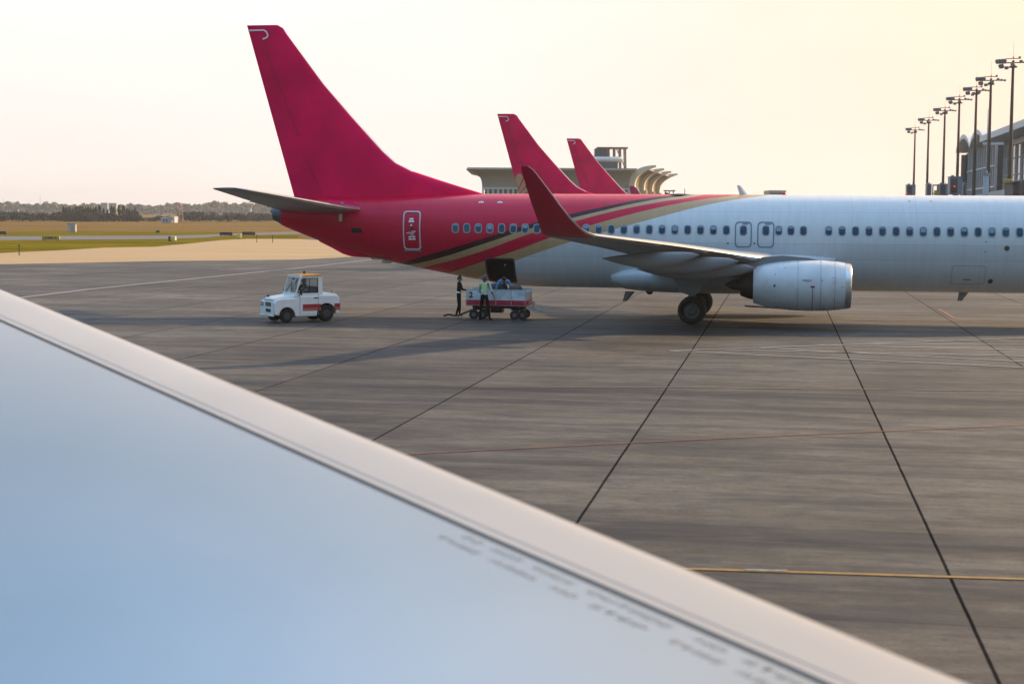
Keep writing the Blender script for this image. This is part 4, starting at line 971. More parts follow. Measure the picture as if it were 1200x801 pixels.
mb.box((-CLn/2-.021,0,.715),(.008,CWd,.21)); mb.box((CLn/2+.021,0,.715),(.008,CWd,.21)); mb.build('crimson_stripe',M_cr,cart)
mb=MB()
for sg in(-1,1):
    for x in(-1.25,-.66,0,.66,1.25): mb.box((x,sg*(CWd/2+.012),.93),(.03,.03,.64),0,bev=.005)
mb.box((0,-CWd/2,1.25),(CLn,.05,.035),0,bev=.008); mb.box((0,CWd/2,1.25),(CLn,.05,.035),0,bev=.008)
for k in range(3):
    for q in range(2): mb.box((1.02+.09*k,-CWd/2-.021,1.12-.09*q),(.05,.006,.05))
mb.build('cart_frame',mat('frame_grey',(.33,.35,.36),.5),cart)
cu=bpy.data.curves.new('t','FONT'); cu.body='2'; cu.size=.33; cu.extrude=.003; cu.offset=.012
to=bpy.data.objects.new('t',cu); col.objects.link(to); me=bpy.data.meshes.new_from_object(to.evaluated_get(bpy.context.evaluated_depsgraph_get())); bpy.data.objects.remove(to)
me.materials.clear(); me.materials.append(mat('numeral_black',(.02,.02,.025),.6)); o=bpy.data.objects.new('cart_number',me); col.objects.link(o); o.parent=cart; o.location=(-1.15,-CWd/2-.024,.92); o.rotation_euler=(PI/2,0,0)
mb=MB(); mb.box((0,0,.50),(2.3,.12,.12),0,bev=.02); mb.box((-.85,0,.42),(.4,.8,.08)); mb.box((.85,0,.42),(.5,.8,.08))
for x in(-.9,.9): 
    mb.cyl((x,-.55,.2),(x,.55,.2),.03,None,10)
    for sg in(-1,1): mb.box((x,sg*.42,.34),(.08,.06,.30),0,bev=.01)
mb.box((-.1,.1,.40),(.5,.5,.28),0,bev=.03)
mb.build('undercarriage',M_dark,cart)
def small_wheel(c,r,w,parent,rim=M_rim,hub=.45):
    c=Vector(c); mb=MB(); mb.rev(c,(0,1,0),[(-w*.5,r*.5),(-w*.5,r*.85),(-w*.35,r*.98),(w*.35,r*.98),(w*.5,r*.85),(w*.5,r*.5)],n=24,caps=True); t=mb.build('wheel',M_rub,parent,smooth=35)
    mb=MB(); mb.rev(c,(0,1,0),[(-w*.53,r*.1),(-w*.56,r*.15),(-w*.53,r*.3),(-w*.52,r*hub),(w*.52,r*hub),(w*.53,r*.3),(w*.56,r*.15),(w*.53,r*.1)],n=20,caps=True)
    for q in range(5):
        a=2*PI*q/5; mb.cyl(c+Vector((math.cos(a)*r*.28,-w*.6,math.sin(a)*r*.28)),c+Vector((math.cos(a)*r*.28,w*.6,math.sin(a)*r*.28)),r*.05,None,6)
    mb.build('rim',rim,t,smooth=35)
for x,y in((-.95,-.58),(-.72,.58),(.80,-.58),(1.02,.58),(-.60,-.50),(1.1,-.45)): small_wheel((x,y,.205),.205,.15,cart)
mb=MB(); mb.tube([Vector((-1.15,0,.36)),Vector((-1.45,0,.24)),Vector((-1.75,0,.12)),Vector((-1.95,0,.10)),Vector((-2.2,-.04,.15)),Vector((-2.4,-.08,.08))],.04,8); mb.build('tow_bar',M_dark,cart)
mb=MB(); mb.tube([Vector((1.35,-.3,.55)),Vector((1.7,-.3,.42)),Vector((2.0,-.3,.38))],.03,8); mb.box((1.55,-.3,.62),(.06,.3,.34),0,bev=.01); mb.box((1.45,-.3,.75),(.2,.24,.04)); mb.build('rear_hitch',M_steel,cart)
def bag(c,dd,m,label,rz=0.0):
    mb=MB(); mb.box((0,0,dd[2]/2),dd,0,bev=min(dd)*.22); hnd=[Vector((-.08,0,dd[2])),Vector((-.06,0,dd[2]+.04)),Vector((.06,0,dd[2]+.04)),Vector((.08,0,dd[2]))]
    o=mb.build('suitcase',m,None,smooth=30); o.location=c; o.rotation_euler=(0,0,rz); mb=MB(); mb.tube(hnd,.01,6); mb.build('handle',M_black,o); tag(o,label,'suitcase','bags lying in the baggage cart'); return o
bag(cpt(-.1,.1,.635),(.6,.4,.86),mat('bag_blue',(.03,.06,.11),.6,var=.2,scale=5),'dark blue suitcase just showing over the cart rim between the two men')
bag(cpt(.75,-.25,.635),(.55,.4,.80),mat('bag_grey',(.05,.055,.06),.6,var=.2,scale=5),'dark grey suitcase lying in the cart in front of the bending man')
# man in the cart bending forward
p3=cpt(.15,.25,.42); J=stand(1.2,dict(elL=(.30,.32,1.22),wrL=(.50,.30,1.02),elR=(.30,-.32,1.22),wrR=(.50,-.30,1.02)),dict(knL=(.14,.12,.52),knR=(.14,-.12,.52)),1.05)
human('man in blue shirt with pale straps bending over bags inside the cart',p3,math.radians(-90),J,(M_blueshirt,M_blueshirt,M_blkcloth),g1,strap=True)
# ------------------------------------------------------------ BAGGAGE TUG
TP=Vector(((-9.85-7.53)/2+.05,63.85,0)); TRZ=math.radians(180+33)
tug=empty('baggage_tug',TP,TRZ,'white baggage tug with crimson side stripe, orange roof and a driver, left of the tail','baggage tug')
M_tw=mat('tug_white',(.74,.75,.75),.35,var=.06,scale=4,coat=.2); M_tr=mat('tug_crimson',(.36,.008,.03),.4)
TW=.66
def prof_extrude(mb,prof,y0,y1,mi=0):
    return mb.loft([[Vector((x,y0,z)) for x,z in prof],[Vector((x,y1,z)) for x,z in prof]],mi,True)
def arch(cx,cz,r,a0=180,a1=0,n=10): return [(cx+r*math.cos(math.radians(a0+(a1-a0)*i/n)),cz+r*math.sin(math.radians(a0+(a1-a0)*i/n))) for i in range(n+1)]
# body sides profile, rear (-x) to front (+x), drawn clockwise from rear bottom
body=[(-1.45,.30),(-1.47,.55),(-1.45,.98),(-1.36,1.06),(-.55,1.08),(-.5,1.05),(.36,1.05),(.40,.98),(1.18,.96),(1.38,.90),(1.45,.78),(1.46,.34)]
body+= [(1.20,.30)]+list(reversed(arch(.90,.29,.33,168,12)))[0:]+[(.52,.24),(-.42,.24)]+list(reversed(arch(-.85,.34,.40,170,10)))+[(-1.27,.32)]
# fix order: walking front to rear along the bottom
mb=MB(); prof_extrude(mb,body,-TW,TW); b=mb.build('body',M_tw,tug,smooth=25,bevel=.025)
mb=MB(); mb.box((1.0,0,.55),(.75,.9,.5)); mb.box((-.85,0,.6),(.9,.85,.4)); mb.box((0,0,.27),(2.3,.7,.14)); mb.build('wheel_well',M_black,tug)
for sg in(-1,1):
    mb=MB(); mb.box((-.20,sg*(TW+.006),.60),(.40*2,.012,.26)); mb.build('crimson_stripe',M_tr,tug); mb=MB(); mb.box((-1.33,sg*(TW+.006),.60),(.24,.012,.26)); mb.build('crimson_stripe',M_tr,tug)
    mb=MB(); mb.box((-.20,sg*(TW+.0135),.545),(.78,.003,.022)); mb.box((-.20,sg*(TW+.0135),.50),(.78,.003,.016)); mb.box((-1.33,sg*(TW+.0135),.535),(.23,.003,.03)); mb.build('tan_pinstripe',mat('tug_tan_line',(.45,.30,.12),.5),tug)
mb=MB(); mb.box((-1.46,0,.60),(.035,TW*2,.26)); mb.build('rear_stripe',M_tr,tug)
# arches lips
mb=MB()
for sg in(-1,1):
    for cx,cz,r in((.90,.29,.34),(-.85,.34,.42)):
        pts=arch(cx,cz,r,172,8,14); mb.loft([[Vector((x,sg*(TW+.0),z)) for x,z in pts]+[Vector((cx+(x-cx)*.93,sg*(TW+.0),cz+(z-cz)*.93)) for x,z in reversed(pts)],[Vector((x,sg*(TW+.03),z)) for x,z in pts]+[Vector((cx+(x-cx)*.93,sg*(TW+.03),cz+(z-cz)*.93)) for x,z in reversed(pts)]],0,True)
mb.build('arch_lip',M_dark,tug)
# raised hood and cowl
mb=MB(); L=[]
for x,z,wd in((.36,1.16,.60),(.62,1.10,.58),(1.05,1.045,.55),(1.34,.985,.50),(1.41,.93,.46)):
    L.append([Vector((x,-wd,.92)),Vector((x,-wd*.96,z-.03)),Vector((x,-wd*.86,z)),Vector((x,wd*.86,z)),Vector((x,wd*.96,z-.03)),Vector((x,wd,.92))])
mb.loft(L,0,True); mb.build('hood',M_tw,tug,smooth=20)
# nose panel
mb=MB(); mb.box((1.475,0,.60),(.05,1.20,.54),0,bev=.02); mb.build('nose_panel',M_tw,tug)
mb=MB()
mb.box((1.503,.18,.75),(.02,.50,.17),0,bev=.006); mb.box((1.503,.18,.50),(.02,.46,.13),0,bev=.006); mb.build('grille',M_dark,tug)
mb=MB()
for k in range(5): mb.box((1.515,.18,.69+.03*k),(.012,.46,.008))
mb.build('grille_bars',M_steel,tug)
for y in(-.42,):
    mb=MB(); mb.box((1.503,y,.74),(.02,.24,.15),0,bev=.006); hl=mb.build('headlight',M_dark,tug)
    mb=MB(); mb.rev((1.505,y+.02,.74),(1,0,0),[(0,.06),(.02,.055),(.03,.02)],n=16,caps=True); mb.build('lens',mat('lamp_lens',(.55,.62,.68),.1,spec=.8),hl,smooth=50)
mb=MB(); mb.box((1.49,0,.30),(.10,1.26,.07),0,bev=.02); mb.cyl((1.5,.0,.38),(1.56,.0,.38),.035,None,10); mb.build('bumper',M_tw,tug)
mb=MB(); mb.rev((1.2,-.50,.98),(0,0,1),[(0,.05),(.09,.05),(.12,.02)],n=12,caps=True); mb.build('hood_lamp',mat('amber_lamp',(.08,.03,.01),.3),tug)
# cab frame
cab=MB()
def post(a,b,w=.055,d=.06):
    a=Vector(a);b=Vector(b); mm_=[]
    for c in(a,b): mm_.append([c+Vector((-w/2,-d/2,0)),c+Vector((w/2,-d/2,0)),c+Vector((w/2,d/2,0)),c+Vector((-w/2,d/2,0))])
    cab.loft(mm_,0,True)
for sg in(-1,1):
    post((.50,sg*.58,1.04),(.24,sg*.56,1.84)); post((-.62,sg*.58,1.04),(-.60,sg*.56,1.84),.20); post((.36,sg*.60,1.02),(.34,sg*.60,1.10),.3)
    cab.box((-.10,sg*.565,1.80),(.78,.055,.09)); cab.box((-.05,sg*.60,1.10),(1.0,.05,.14))
cab.box((.46,0,1.13),(.09,1.12,.16)); cab.box((.255,0,1.815),(.06,1.12,.075)); cab.box((-.66,0,1.15),(.06,1.12,.24)); cab.box((-.65,0,1.80),(.06,1.12,.10))
cab.build('cab_frame',M_tw,tug,bevel=.012)
mb=MB(); mb.box((-.19,0,1.865),(.98,1.20,.045),0,bev=.015); rf=mb.build('roof',M_tw,tug)
mb=MB(); mb.box((-.24,0,1.905),(.84,1.16,.035),0,bev=.01); mb.box((-.24,-.612,1.885),(.84,.012,.06)); mb.box((-.24,.612,1.885),(.84,.012,.06)); mb.build('roof_edge',mat('roof_orange',(.62,.30,.07),.5),rf)
mb=MB(); mb.rev((-.35,-.35,1.92),(0,0,1),[(0,.06),(.03,.06),(.035,.05),(.10,.045),(.12,.01)],n=14,caps=True); mb.build('beacon',mat('amber_beacon',(.16,.03,.01),.2),rf,smooth=50)
M_tg=bpy.data.materials.new('tug_glass'); M_tg.use_nodes=True; nt=M_tg.node_tree; nt.nodes.clear(); ou=nt.nodes.new('ShaderNodeOutputMaterial'); g_=nt.nodes.new('ShaderNodeBsdfGlossy'); g_.inputs['Roughness'].default_value=.03; g_.inputs[0].default_value=(.75,.9,1,1); t_=nt.nodes.new('ShaderNodeBsdfTransparent'); t_.inputs[0].default_value=(.80,.88,.92,1); mxs=nt.nodes.new('ShaderNodeMixShader'); mxs.inputs[0].default_value=.08; nt.links.new(t_.outputs[0],mxs.inputs[1]); nt.links.new(g_.outputs[0],mxs.inputs[2]); nt.links.new(mxs.outputs[0],ou.inputs[0])
mb=MB(); mb.add([(.505,-.53,1.2),(.505,.53,1.2),(.285,.53,1.80),(.285,-.53,1.80),(.495,-.53,1.2),(.495,.53,1.2),(.275,.53,1.80),(.275,-.53,1.80)],[(0,1,2,3),(7,6,5,4),(0,4,5,1),(1,5,6,2),(2,6,7,3),(3,7,4,0)]); ws=mb.build('windscreen',M_tg,tug)
mb=MB(); mb.tube([Vector((.52,.3,1.2)),Vector((.43,.05,1.45)),Vector((.36,-.02,1.62))],.012,6); mb.tube([Vector((.52,-.28,1.2)),Vector((.40,-.10,1.55))],.012,6); mb.tube([Vector((.31,.40,1.75)),Vector((.40,.30,1.48))],.014,6); mb.box((.30,.0,1.74),(.04,.16,.06)); mb.build('wipers',M_black,ws)
for sg in(-1,1):
    mb=MB()
    mb.box((-.12,sg*.60,1.17+.0),(.72,.02,.03)); mb.box((-.16,sg*.585,1.765),(.66,.02,.03)); mb.box((-.5,sg*.592,1.47),(.03,.02,.6)); mb.box((-.13,sg*.592,1.47),(.025,.02,.58)); mb.build('window_frame',M_black,tug)
    mb=MB(); mb.box((-.13,sg*.585,1.47),(.70,.006,.56)); mb.build('side_window',M_tg,tug)
    # door
    mb=MB()
    for a,b_ in(((.33,.32),(.33,1.12)),((-.50,.32),(-.50,1.12)),((-.50,.32),(.33,.32))):
        mb.cyl((a[0],sg*(TW+.002),a[1]),(b_[0],sg*(TW+.002),b_[1]),.008,None,6)
    dr=mb.build('door',M_line,tug); mb=MB(); mb.box((-.38,sg*(TW+.015),.98),(.16,.03,.035),0,bev=.008); mb.build('door_handle',M_black,dr)
    mb=MB(); mb.cyl((.30,sg*.62,1.15),(.34,sg*.80,1.2),.012,None,6); mb.box((.34,sg*.82,1.2),(.05,.10,.18),0,bev=.015); mb.cyl((.34,sg*.66,1.05),(.30,sg*.64,1.3),.014,None,6); mb.build('mirror',M_black,tug)
mb=MB(); mb.cyl((-.45,-TW-.01,.55),(-.45,-TW-.05,.55),.075,None,14); mb.build('fuel_cap',M_black,tug)
mb=MB(); mb.box((-.58,-.6,1.68),(.05,.03,.07),0,bev=.01); mb.build('marker_lamp',M_black,tug)
mb=MB()
for y in(-.52,.52): mb.tube([Vector((-.72,y,1.06)),Vector((-.72,y,1.30)),Vector((-1.15,y,1.30)),Vector((-1.15,y,1.06))],.014,8)
mb.tube([Vector((-1.15,-.52,1.30)),Vector((-1.15,.52,1.30))],.014,8); mb.build('deck_rail',M_steel,tug)
mb=MB(); L=[[Vector((x,-.56,1.04)),Vector((x,-.53,z)),Vector((x,.53,z)),Vector((x,.56,1.04))] for x,z in((-.66,1.14),(-1.25,1.14),(-1.38,1.10),(-1.43,1.02))]; mb.loft(L,0,True); mb.build('rear_deck',M_tw,tug,smooth=20,bevel=.01)
mb=MB(); mb.box((-.35,0,.95),(.45,.9,.12),0,bev=.03); mb.box((-.55,0,1.2),(.10,.9,.45),0,bev=.03); mb.build('seat',M_black,tug)
mb=MB(); pts=[Vector((.12+.05*math.sin(2*PI*i/16),-.25+.17*math.cos(2*PI*i/16),1.28+.16*math.sin(2*PI*i/16))) for i in range(17)]; mb.tube(pts,.014,6); mb.cyl((.12,-.25,1.28),(.35,-.25,1.05),.02,None,8); mb.build('steering_wheel',M_black,tug)
for x,r,ww in((.90,.28,.20),(-.85,.335,.24)):
    for sg in(-1,1): small_wheel((x,sg*(TW-.10),r),r,ww,tug,rim=mat('tug_rim',(.035,.038,.042),.5),hub=.5)
# driver
J={k:Vector(v) for k,v in dict(pel=(-.32,0,.0),wai=(-.33,0,.12),che=(-.31,0,.32),nb=(-.30,0,.46),neck=(-.28,0,.53),head=(-.26,0,.70),shL=(-.29,.18,.44),shR=(-.29,-.18,.44),elL=(-.12,.22,.22),elR=(-.12,-.22,.22),wrL=(.06,.12,.30),wrR=(.06,-.12,.30),hiL=(-.28,.1,-.02),hiR=(-.28,-.1,-.02),knL=(.10,.12,.0),knR=(.10,-.12,.0),anL=(.16,.12,-.38),anR=(.16,-.12,-.38),toL=(.28,.12,-.42),toR=(.28,-.12,-.42)).items()}
for k in J: J[k]=Vector((J[k].x,J[k].y*.95,J[k].z*.92))
J['face']=Vector((1,0,0))
R=Matrix.Rotation(TRZ,3,'Z')
human('driver in dark jacket seated at the wheel inside the white tug',TP+R@Vector((.0,-.25,1.05)),TRZ,J,(M_navy,M_navy,M_blkcloth),g1,bands=[(.5,.62)])
# ------------------------------------------------------------ LIGHT MASTS
M_mast=mat('mast_dark_steel',(.04,.03,.028),.5,metal=.2,var=.2,scale=1); M_lampb=mat('floodlight_body',(.06,.06,.07),.5); M_lens=mat('floodlight_glass',(.25,.3,.35),.15)
def make_mast(Hm):
    r=empty('floodlight_mast',(0,0,0))
    mb=MB(); mb.cyl((0,0,0),(0,0,Hm),.34,.17,16); mb.cyl((0,0,0),(0,0,.5),.8,.8,16); mb.build('pole',M_mast,r,smooth=40)
    mb=MB(); mb.cyl((0,0,Hm),(0,0,Hm+2.6),.02,.012,6); mb.build('lightning_rod',M_mast,r)
    mb=MB(); mb.box((0,0,Hm-.3),(3.8,.2,.14)); mb.box((0,0,Hm-.8),(.16,3.0,.14)); mb.box((0,0,Hm+.25),(1.9,.12,.1)); mb.cyl((0,0,Hm-.95),(0,0,Hm-.75),.55,.55,16); mb.build('crossarm',M_mast,r)
    rnd=random.Random(3)
    for x,y,z,a,b_ in((-1.9,-.1,-.1,-.5,.72),(-1.2,-.3,-.1,-.3,.75),(-1.5,-.2,-.75,-.6,.68),(-.8,-.5,-1.0,-.2,.5),(1.0,-.2,-.15,.3,.42),(1.5,-.1,-.25,.5,.4),(2.0,0,-.3,.6,.38),(0,-1.4,-.6,0,.5),(0,1.4,-.6,PI,.45),(.8,0,.4,.2,.3)):
        Rm=Matrix.Rotation(a,3,'Z')@Matrix.Rotation(.65,3,'X')
        mb=MB(); c=Vector((x,y,Hm+z)); mb.box(c,(b_,b_*.55,b_*.75),0,Rm,bev=.04); l=mb.build('floodlight',M_lampb,r)
        mb=MB(); mb.box(c+Rm@Vector((0,-b_*.29,0)),(b_*.8,.03,b_*.6),0,Rm); mb.build('glass',M_lens,l)
    mb=MB(); mb.rev((.0,0,Hm+.3),(0,0,1),[(0,.10),(.2,.10),(.25,.03)],n=10,caps=True); mb.build('obstruction_light',mat('obstruction_red',(.7,.02,.02),.3,emit=(1,.02,.02),estr=.15),r)
    return r
tops=[(1187.5,71),(1161.5,92),(1144.5,104),(1124.5,115),(1107.5,128),(1088.5,139.5),(1072.5,151)]
ml=['nearest and tallest floodlight mast, at the right border','second floodlight mast from the right border','third floodlight mast from the right border','middle floodlight mast, fourth from either end of the row','third floodlight mast from the far end of the row','second floodlight mast from the far end of the row','farthest and shortest looking floodlight mast, leftmost of the row']
HM=25.0
for i,(u,v) in enumerate(tops):
    p=G(u,v,HM)
    if i==0: m0=make_mast(HM-p.z+HM); m0.location=(p.x,p.y,0); r=m0
    else:
        r=copy_tree(m0); r.location=(p.x,p.y,0)
    r.rotation_euler=(0,0,-AL+(.1*((i*37)%5-2)))
    tag(r,ml[i],'light mast','floodlight masts along the terminal')
mastp=[G(u,v,HM) for u,v in tops]
print('masts',[tuple(round(c,1) for c in p) for p in mastp])
# ------------------------------------------------------------ JET BRIDGES / BOXES ON THE MAST ROW
M_cab=mat('bridge_grey',(.20,.24,.28),.5,var=.1,scale=1); M_cabd=mat('bridge_dark',(.04,.05,.06),.5); M_redl=mat('red_signal',(.8,.01,.02),.4,emit=(1,.01,.03),estr=.5); M_ylw=mat('sign_yellow',(.62,.42,.03),.5,var=.1,scale=2)
def bridge_cab(u0,u1,v0,v1,Y,label,red=None,fan=False,depth=3.5,split=.62,yaw=-.5):
    a=at(u0,v1,Y); b=at(u1,v0,Y); W=(b.x-a.x); c=(a+b)/2; h_=b.z-a.z
    r=empty('jet_bridge_cab',(c.x,Y+depth/2,0),-AL); tag(r,label,'jet bridge cab','cabs of the jet bridges')
    mb=MB(); mb.box((0,0,a.z+h_/2),(W*.94,depth,h_),0,bev=.08); mb.box((0,0,b.z+.05),(W*1.0,depth+.2,.12),0,bev=.03); w_=mb.build('cab_body',M_cab,r)
    mb=MB(); mb.box((-W*.16,-depth/2-.02,a.z+h_*.5),(W*.52,.06,h_*.8)); mb.build('cab_opening',M_cabd,r)
    if fan: 
        mb=MB(); mb.rev((-W*.15,-depth/2-.06,a.z+h_*.28),(0,-1,0),[(0,W*.2),(.08,W*.22),(.1,W*.18)],n=18,caps=True); mb.build('fan_guard',M_dark,r)
    if red:
        mb=MB(); mb.rev((red[0]*W,-depth/2-.05,a.z+h_*red[1]),(0,-1,0),[(0,.15),(.08,.13),(.1,.04)],n=12,caps=True); mb.build('red_lamp',M_redl,r)
    mb=MB(); mb.cyl((0,0,0),(0,0,a.z),.35,.35,12); mb.box((0,0,.4),(2.4,1.6,.5),0,bev=.1); mb.build('support_column',M_cab,r)
    mb=MB(); mb.cyl((W*.2,0,b.z),(W*.2,0,b.z+.5),.05,.05,6); mb.box((-W*.2,0,b.z+.2),(.5,.5,.3)); mb.build('roof_unit',M_cab,r)
    return r
bridge_cab(1064,1075,217,229,330,'small jet bridge cab with a red lamp under the farthest mast',red=(-.48,.25))
bridge_cab(1088,1094,216,229,290,'narrow pale cab left of the open frame above the fuselage')
bridge_cab(1103,1114,216,229,285,'dark fronted jet bridge cab right of the open frame')
bridge_cab(1114.6,1130.5,207.5,228,262,'largest jet bridge cab, with a red lamp and a round fan guard',red=(-.12,.45),fan=True)
bridge_cab(1130.5,1135,215,229,275,'slim pale cab just right of the largest one')
a=at(1093,227,288); b=at(1104,217,288)
mb=MB()
for x in(a.x,(a.x+b.x)/2,b.x): mb.cyl((x,288,0),(x,288,b.z),.12,None,8)
mb.box(((a.x+b.x)/2,288,b.z),(b.x-a.x,.3,.25)); mb.box(((a.x+b.x)/2,288,a.z),(b.x-a.x,.3,.25)); o=mb.build('gantry_frame',M_cab); tag(o,'open grey frame between two jet bridge cabs','gantry')
mb=MB(); c=at(1100,226,287); mb.box(c,(1.6,.3,.9)); mb.build('yellow_placard',M_ylw,o)
# round column with cap
c0=at(1151.6,228,215); c1=at(1159,206,215); xm=(c0.x+c1.x)/2; R_=(c1.x-c0.x)/2
r=empty('ventilation_column',(xm,215,0),0,'round pale blue column with a flat cap in front of the glazed facade','column')
mb=MB(); mb.cyl((0,0,0),(0,0,c1.z),R_,R_,24); mb.build('shaft',mat('column_blue',(.42,.52,.60),.5,var=.1,scale=1),r,smooth=40)
mb=MB(); mb.cyl((0,0,c1.z),(0,0,c1.z+.35),R_*1.25,R_*1.25,24); mb.cyl((0,0,c1.z+.35),(0,0,c1.z+.7),R_*.5,R_*.3,16); mb.cyl((0,0,c1.z+.7),(0,0,c1.z+9),.06,.04,6); mb.build('cap',M_cab,r,smooth=40)
# sloping walkway and dark bridge at the right border
r=empty('jet_bridge',(at(1160,228,235).x,235,0),0,'sloping jet bridge walkway ending in a dark cab at the right border','jet bridge')
ox=r.location.x
p=[at(1135,231,240),at(1184,221,205)]
mb=MB(); d_=(p[1]-p[0]); L=[]
for q in p: L.append([Vector((q.x-ox,q.y-235-1.5,q.z-1.6)),Vector((q.x-ox,q.y-235+1.5,q.z-1.6)),Vector((q.x-ox,q.y-235+1.5,q.z)),Vector((q.x-ox,q.y-235-1.5,q.z))])
mb.loft(L,0,True); mb.build('walkway',mat('walkway_pale',(.50,.48,.44),.6,var=.1,scale=1),r)
mb=MB(); a=at(1182,232,200); b=at(1196,215,200); mb.box(((a.x+b.x)/2-ox,200-235,(a.z+b.z)/2),(b.x-a.x,3.5,b.z-a.z),0,bev=.1,taper=(1.12,1)); mb.box(((a.x+b.x)/2-ox,200-235,b.z+.12),(b.x-a.x+.5,3.9,.2)); 
a2_=at(1193,234,198); b2_=at(1230,211,198); mb.box(((a2_.x+b2_.x)/2-ox,198-235,(a2_.z+b2_.z)/2),(b2_.x-a2_.x,3,b2_.z-a2_.z),0,bev=.1); mb.build('cab_body',M_cabd,r)
mb=MB(); 
for x,y in((p[0].x-ox,5),((a.x+b.x)/2-ox,-35),((a2_.x+b2_.x)/2-ox,-37)): mb.cyl((x,y,0),(x,y,6),.4,.4,12)
mb.build('support_column',M_cab,r)
c=at(1181.5,213.5,203); mb=MB(); mb.box((0,0,0),(1.15,.12,.85),0,bev=.02); o=mb.build('yellow_sign',M_ylw,None); o.location=c; tag(o,'yellow sign with dark figures beside the dark cab at the right border','sign')
cu=bpy.data.curves.new('t','FONT'); cu.body='03'; cu.size=.72; cu.align_x='CENTER'; cu.align_y='CENTER'
to=bpy.data.objects.new('t',cu); col.objects.link(to); me=bpy.data.meshes.new_from_object(to.evaluated_get(bpy.context.evaluated_depsgraph_get())); bpy.data.objects.remove(to); me.materials.clear(); me.materials.append(mat('sign_black',(.03,.01,.01),.6)); t=bpy.data.objects.new('lettering',me); col.objects.link(t); t.parent=o; t.location=(0,-.07,0); t.rotation_euler=(PI/2,0,0)
mb=MB(); mb.cyl((0,0.1,-.4),(0,0.1,-8.7),.06,None,8); mb.build('sign_post',M_cab,o)
# ------------------------------------------------------------ TERMINAL AT THE RIGHT
M_glz=mat('facade_glass',(.035,.065,.095),.2,spec=.7,var=.3,scale=.15); M_mul=mat('facade_mullion',(.38,.42,.46),.4); M_roofw=mat('roof_white',(.62,.62,.6),.5); M_roofb=mat('roof_brown',(.22,.13,.09),.7,var=.2,scale=.2); M_cl=mat('cladding_blue_grey',(.28,.34,.39),.45,var=.15,scale=.4)
OFF=45.0
tm=empty('terminal_building',(0,0,0),0,'glazed airport terminal with wave shaped white roof edge behind the mast row','terminal')
def TPt(y,o=OFF,z=0): return Vector(((o+y*sA)/cA,y,z))     # point on the facade line
ya=[ (1130,'s'),(1146.5,''),(1164,'')]
def ysol(u,o=OFF):
    k=(u-600)/F; return (o/cA)/(k-sA/cA)
y0,y1,y2=ysol(1130),ysol(1146.5),ysol(1164)
nrm=Vector((cA,-sA,0))  # into the building
prof=[]
def hz_at(u,v): y=ysol(u); return at(u,v,y).z
z_e0=hz_at(1130,177); z_p1=hz_at(1138,160); z_v=hz_at(1146.5,171); z_p2=hz_at(1156,154); z_e2=hz_at(1164,167)
pts=[]
for (ya_,za),(yp,zp),(yb,zb) in(((y0,z_e0),(ysol(1138),z_p1),(y1,z_v)),((y1,z_v),(ysol(1156),z_p2),(y2,z_e2))):
    for k in range(9):
        t=k/8; yy=ya_+(yb-ya_)*t; base=za+(zb-za)*t; pts.append((yy,base+(zp-(za+zb)/2)*math.sin(PI*t)**.8))
mb=MB(); L=[]
for off,dz in((-3,0),(60,0)): L.append([TPt(y)+nrm*off+Vector((0,0,z+.5)) for y,z in pts]+[TPt(y)+nrm*off+Vector((0,0,z-.5)) for y,z in reversed(pts)])
mb.loft(L,0,True); mb.build('wave_roof',M_roofw,tm,smooth=30)
mb=MB(); L=[[TPt(y)+nrm*off+Vector((0,0,z-.55)) for y,z in pts]+[TPt(pts[-1][0])+nrm*off,TPt(pts[0][0])+nrm*off] for off in(0,58)]; mb.loft(L,0,True); mb.build('glass_facade',M_glz,tm)
mb=MB()
for k in range(15):
    y=y0+(y2-y0)*k/14; z=lerp(-y,[(-a,b) for a,b in pts]); mb.cyl(TPt(y)-nrm*.3,TPt(y)-nrm*.3+Vector((0,0,z-.6)),.22,None,6)
for z in(6,10.5,15): mb.tube([TPt(y0)-nrm*.3+Vector((0,0,z)),TPt(y2)-nrm*.3+Vector((0,0,z))],.28,6)
mb.build('mullions',M_mul,tm)
mb=MB(); mb.tube([TPt(y0-1)-nrm*1+Vector((0,0,0)),TPt(y0-1)-nrm*1+Vector((0,0,z_e0-1))],.8,10); mb.build('corner_column',M_cabd,tm)
# nearer block
y3=ysol(1172,42); y4=ysol(1260,42)
blk=empty('concourse_block',(0,0,0),0,'flat brown roofed concourse block with white canopy and dark windows, at the right border','building')
def QP(y,o=42,z=0): return TPt(y,o,z)
zt=at(1172,166,y3).z; ysw=ysol(1186,42)
mb=MB(); L=[[QP(y,42+o_,0) ,QP(y,42+o_,zt-.3)] for o_ in(0,) for y in(y3,)]
mb.loft([[QP(y3),QP(y3)+nrm*50,QP(y3)+nrm*50+Vector((0,0,zt)),QP(y3)+Vector((0,0,zt))],[QP(y4),QP(y4)+nrm*50,QP(y4)+nrm*50+Vector((0,0,zt)),QP(y4)+Vector((0,0,zt))]],0,True); mb.build('wall',M_cl,blk)
mb=MB(); 
za=zt; mb.loft([[QP(y)-nrm*4+Vector((0,0,za+.15)),QP(y)+nrm*52+Vector((0,0,za+.15)),QP(y)+nrm*52+Vector((0,0,za+1.3)),QP(y)-nrm*4+Vector((0,0,za+1.3))] for y in(y3+6,y4)],0,True); mb.build('canopy',M_roofw,blk)
mb=MB(); mb.loft([[QP(y)+nrm*3+Vector((0,0,za+1.35)),QP(y)+nrm*50+Vector((0,0,za+1.35)),QP(y)+nrm*50+Vector((0,0,za+3.0)),QP(y)+nrm*9+Vector((0,0,za+3.0))] for y in(y3+30,y4)],0,True); mb.build('roof',M_roofb,blk)
n_=0
yy=y3-4
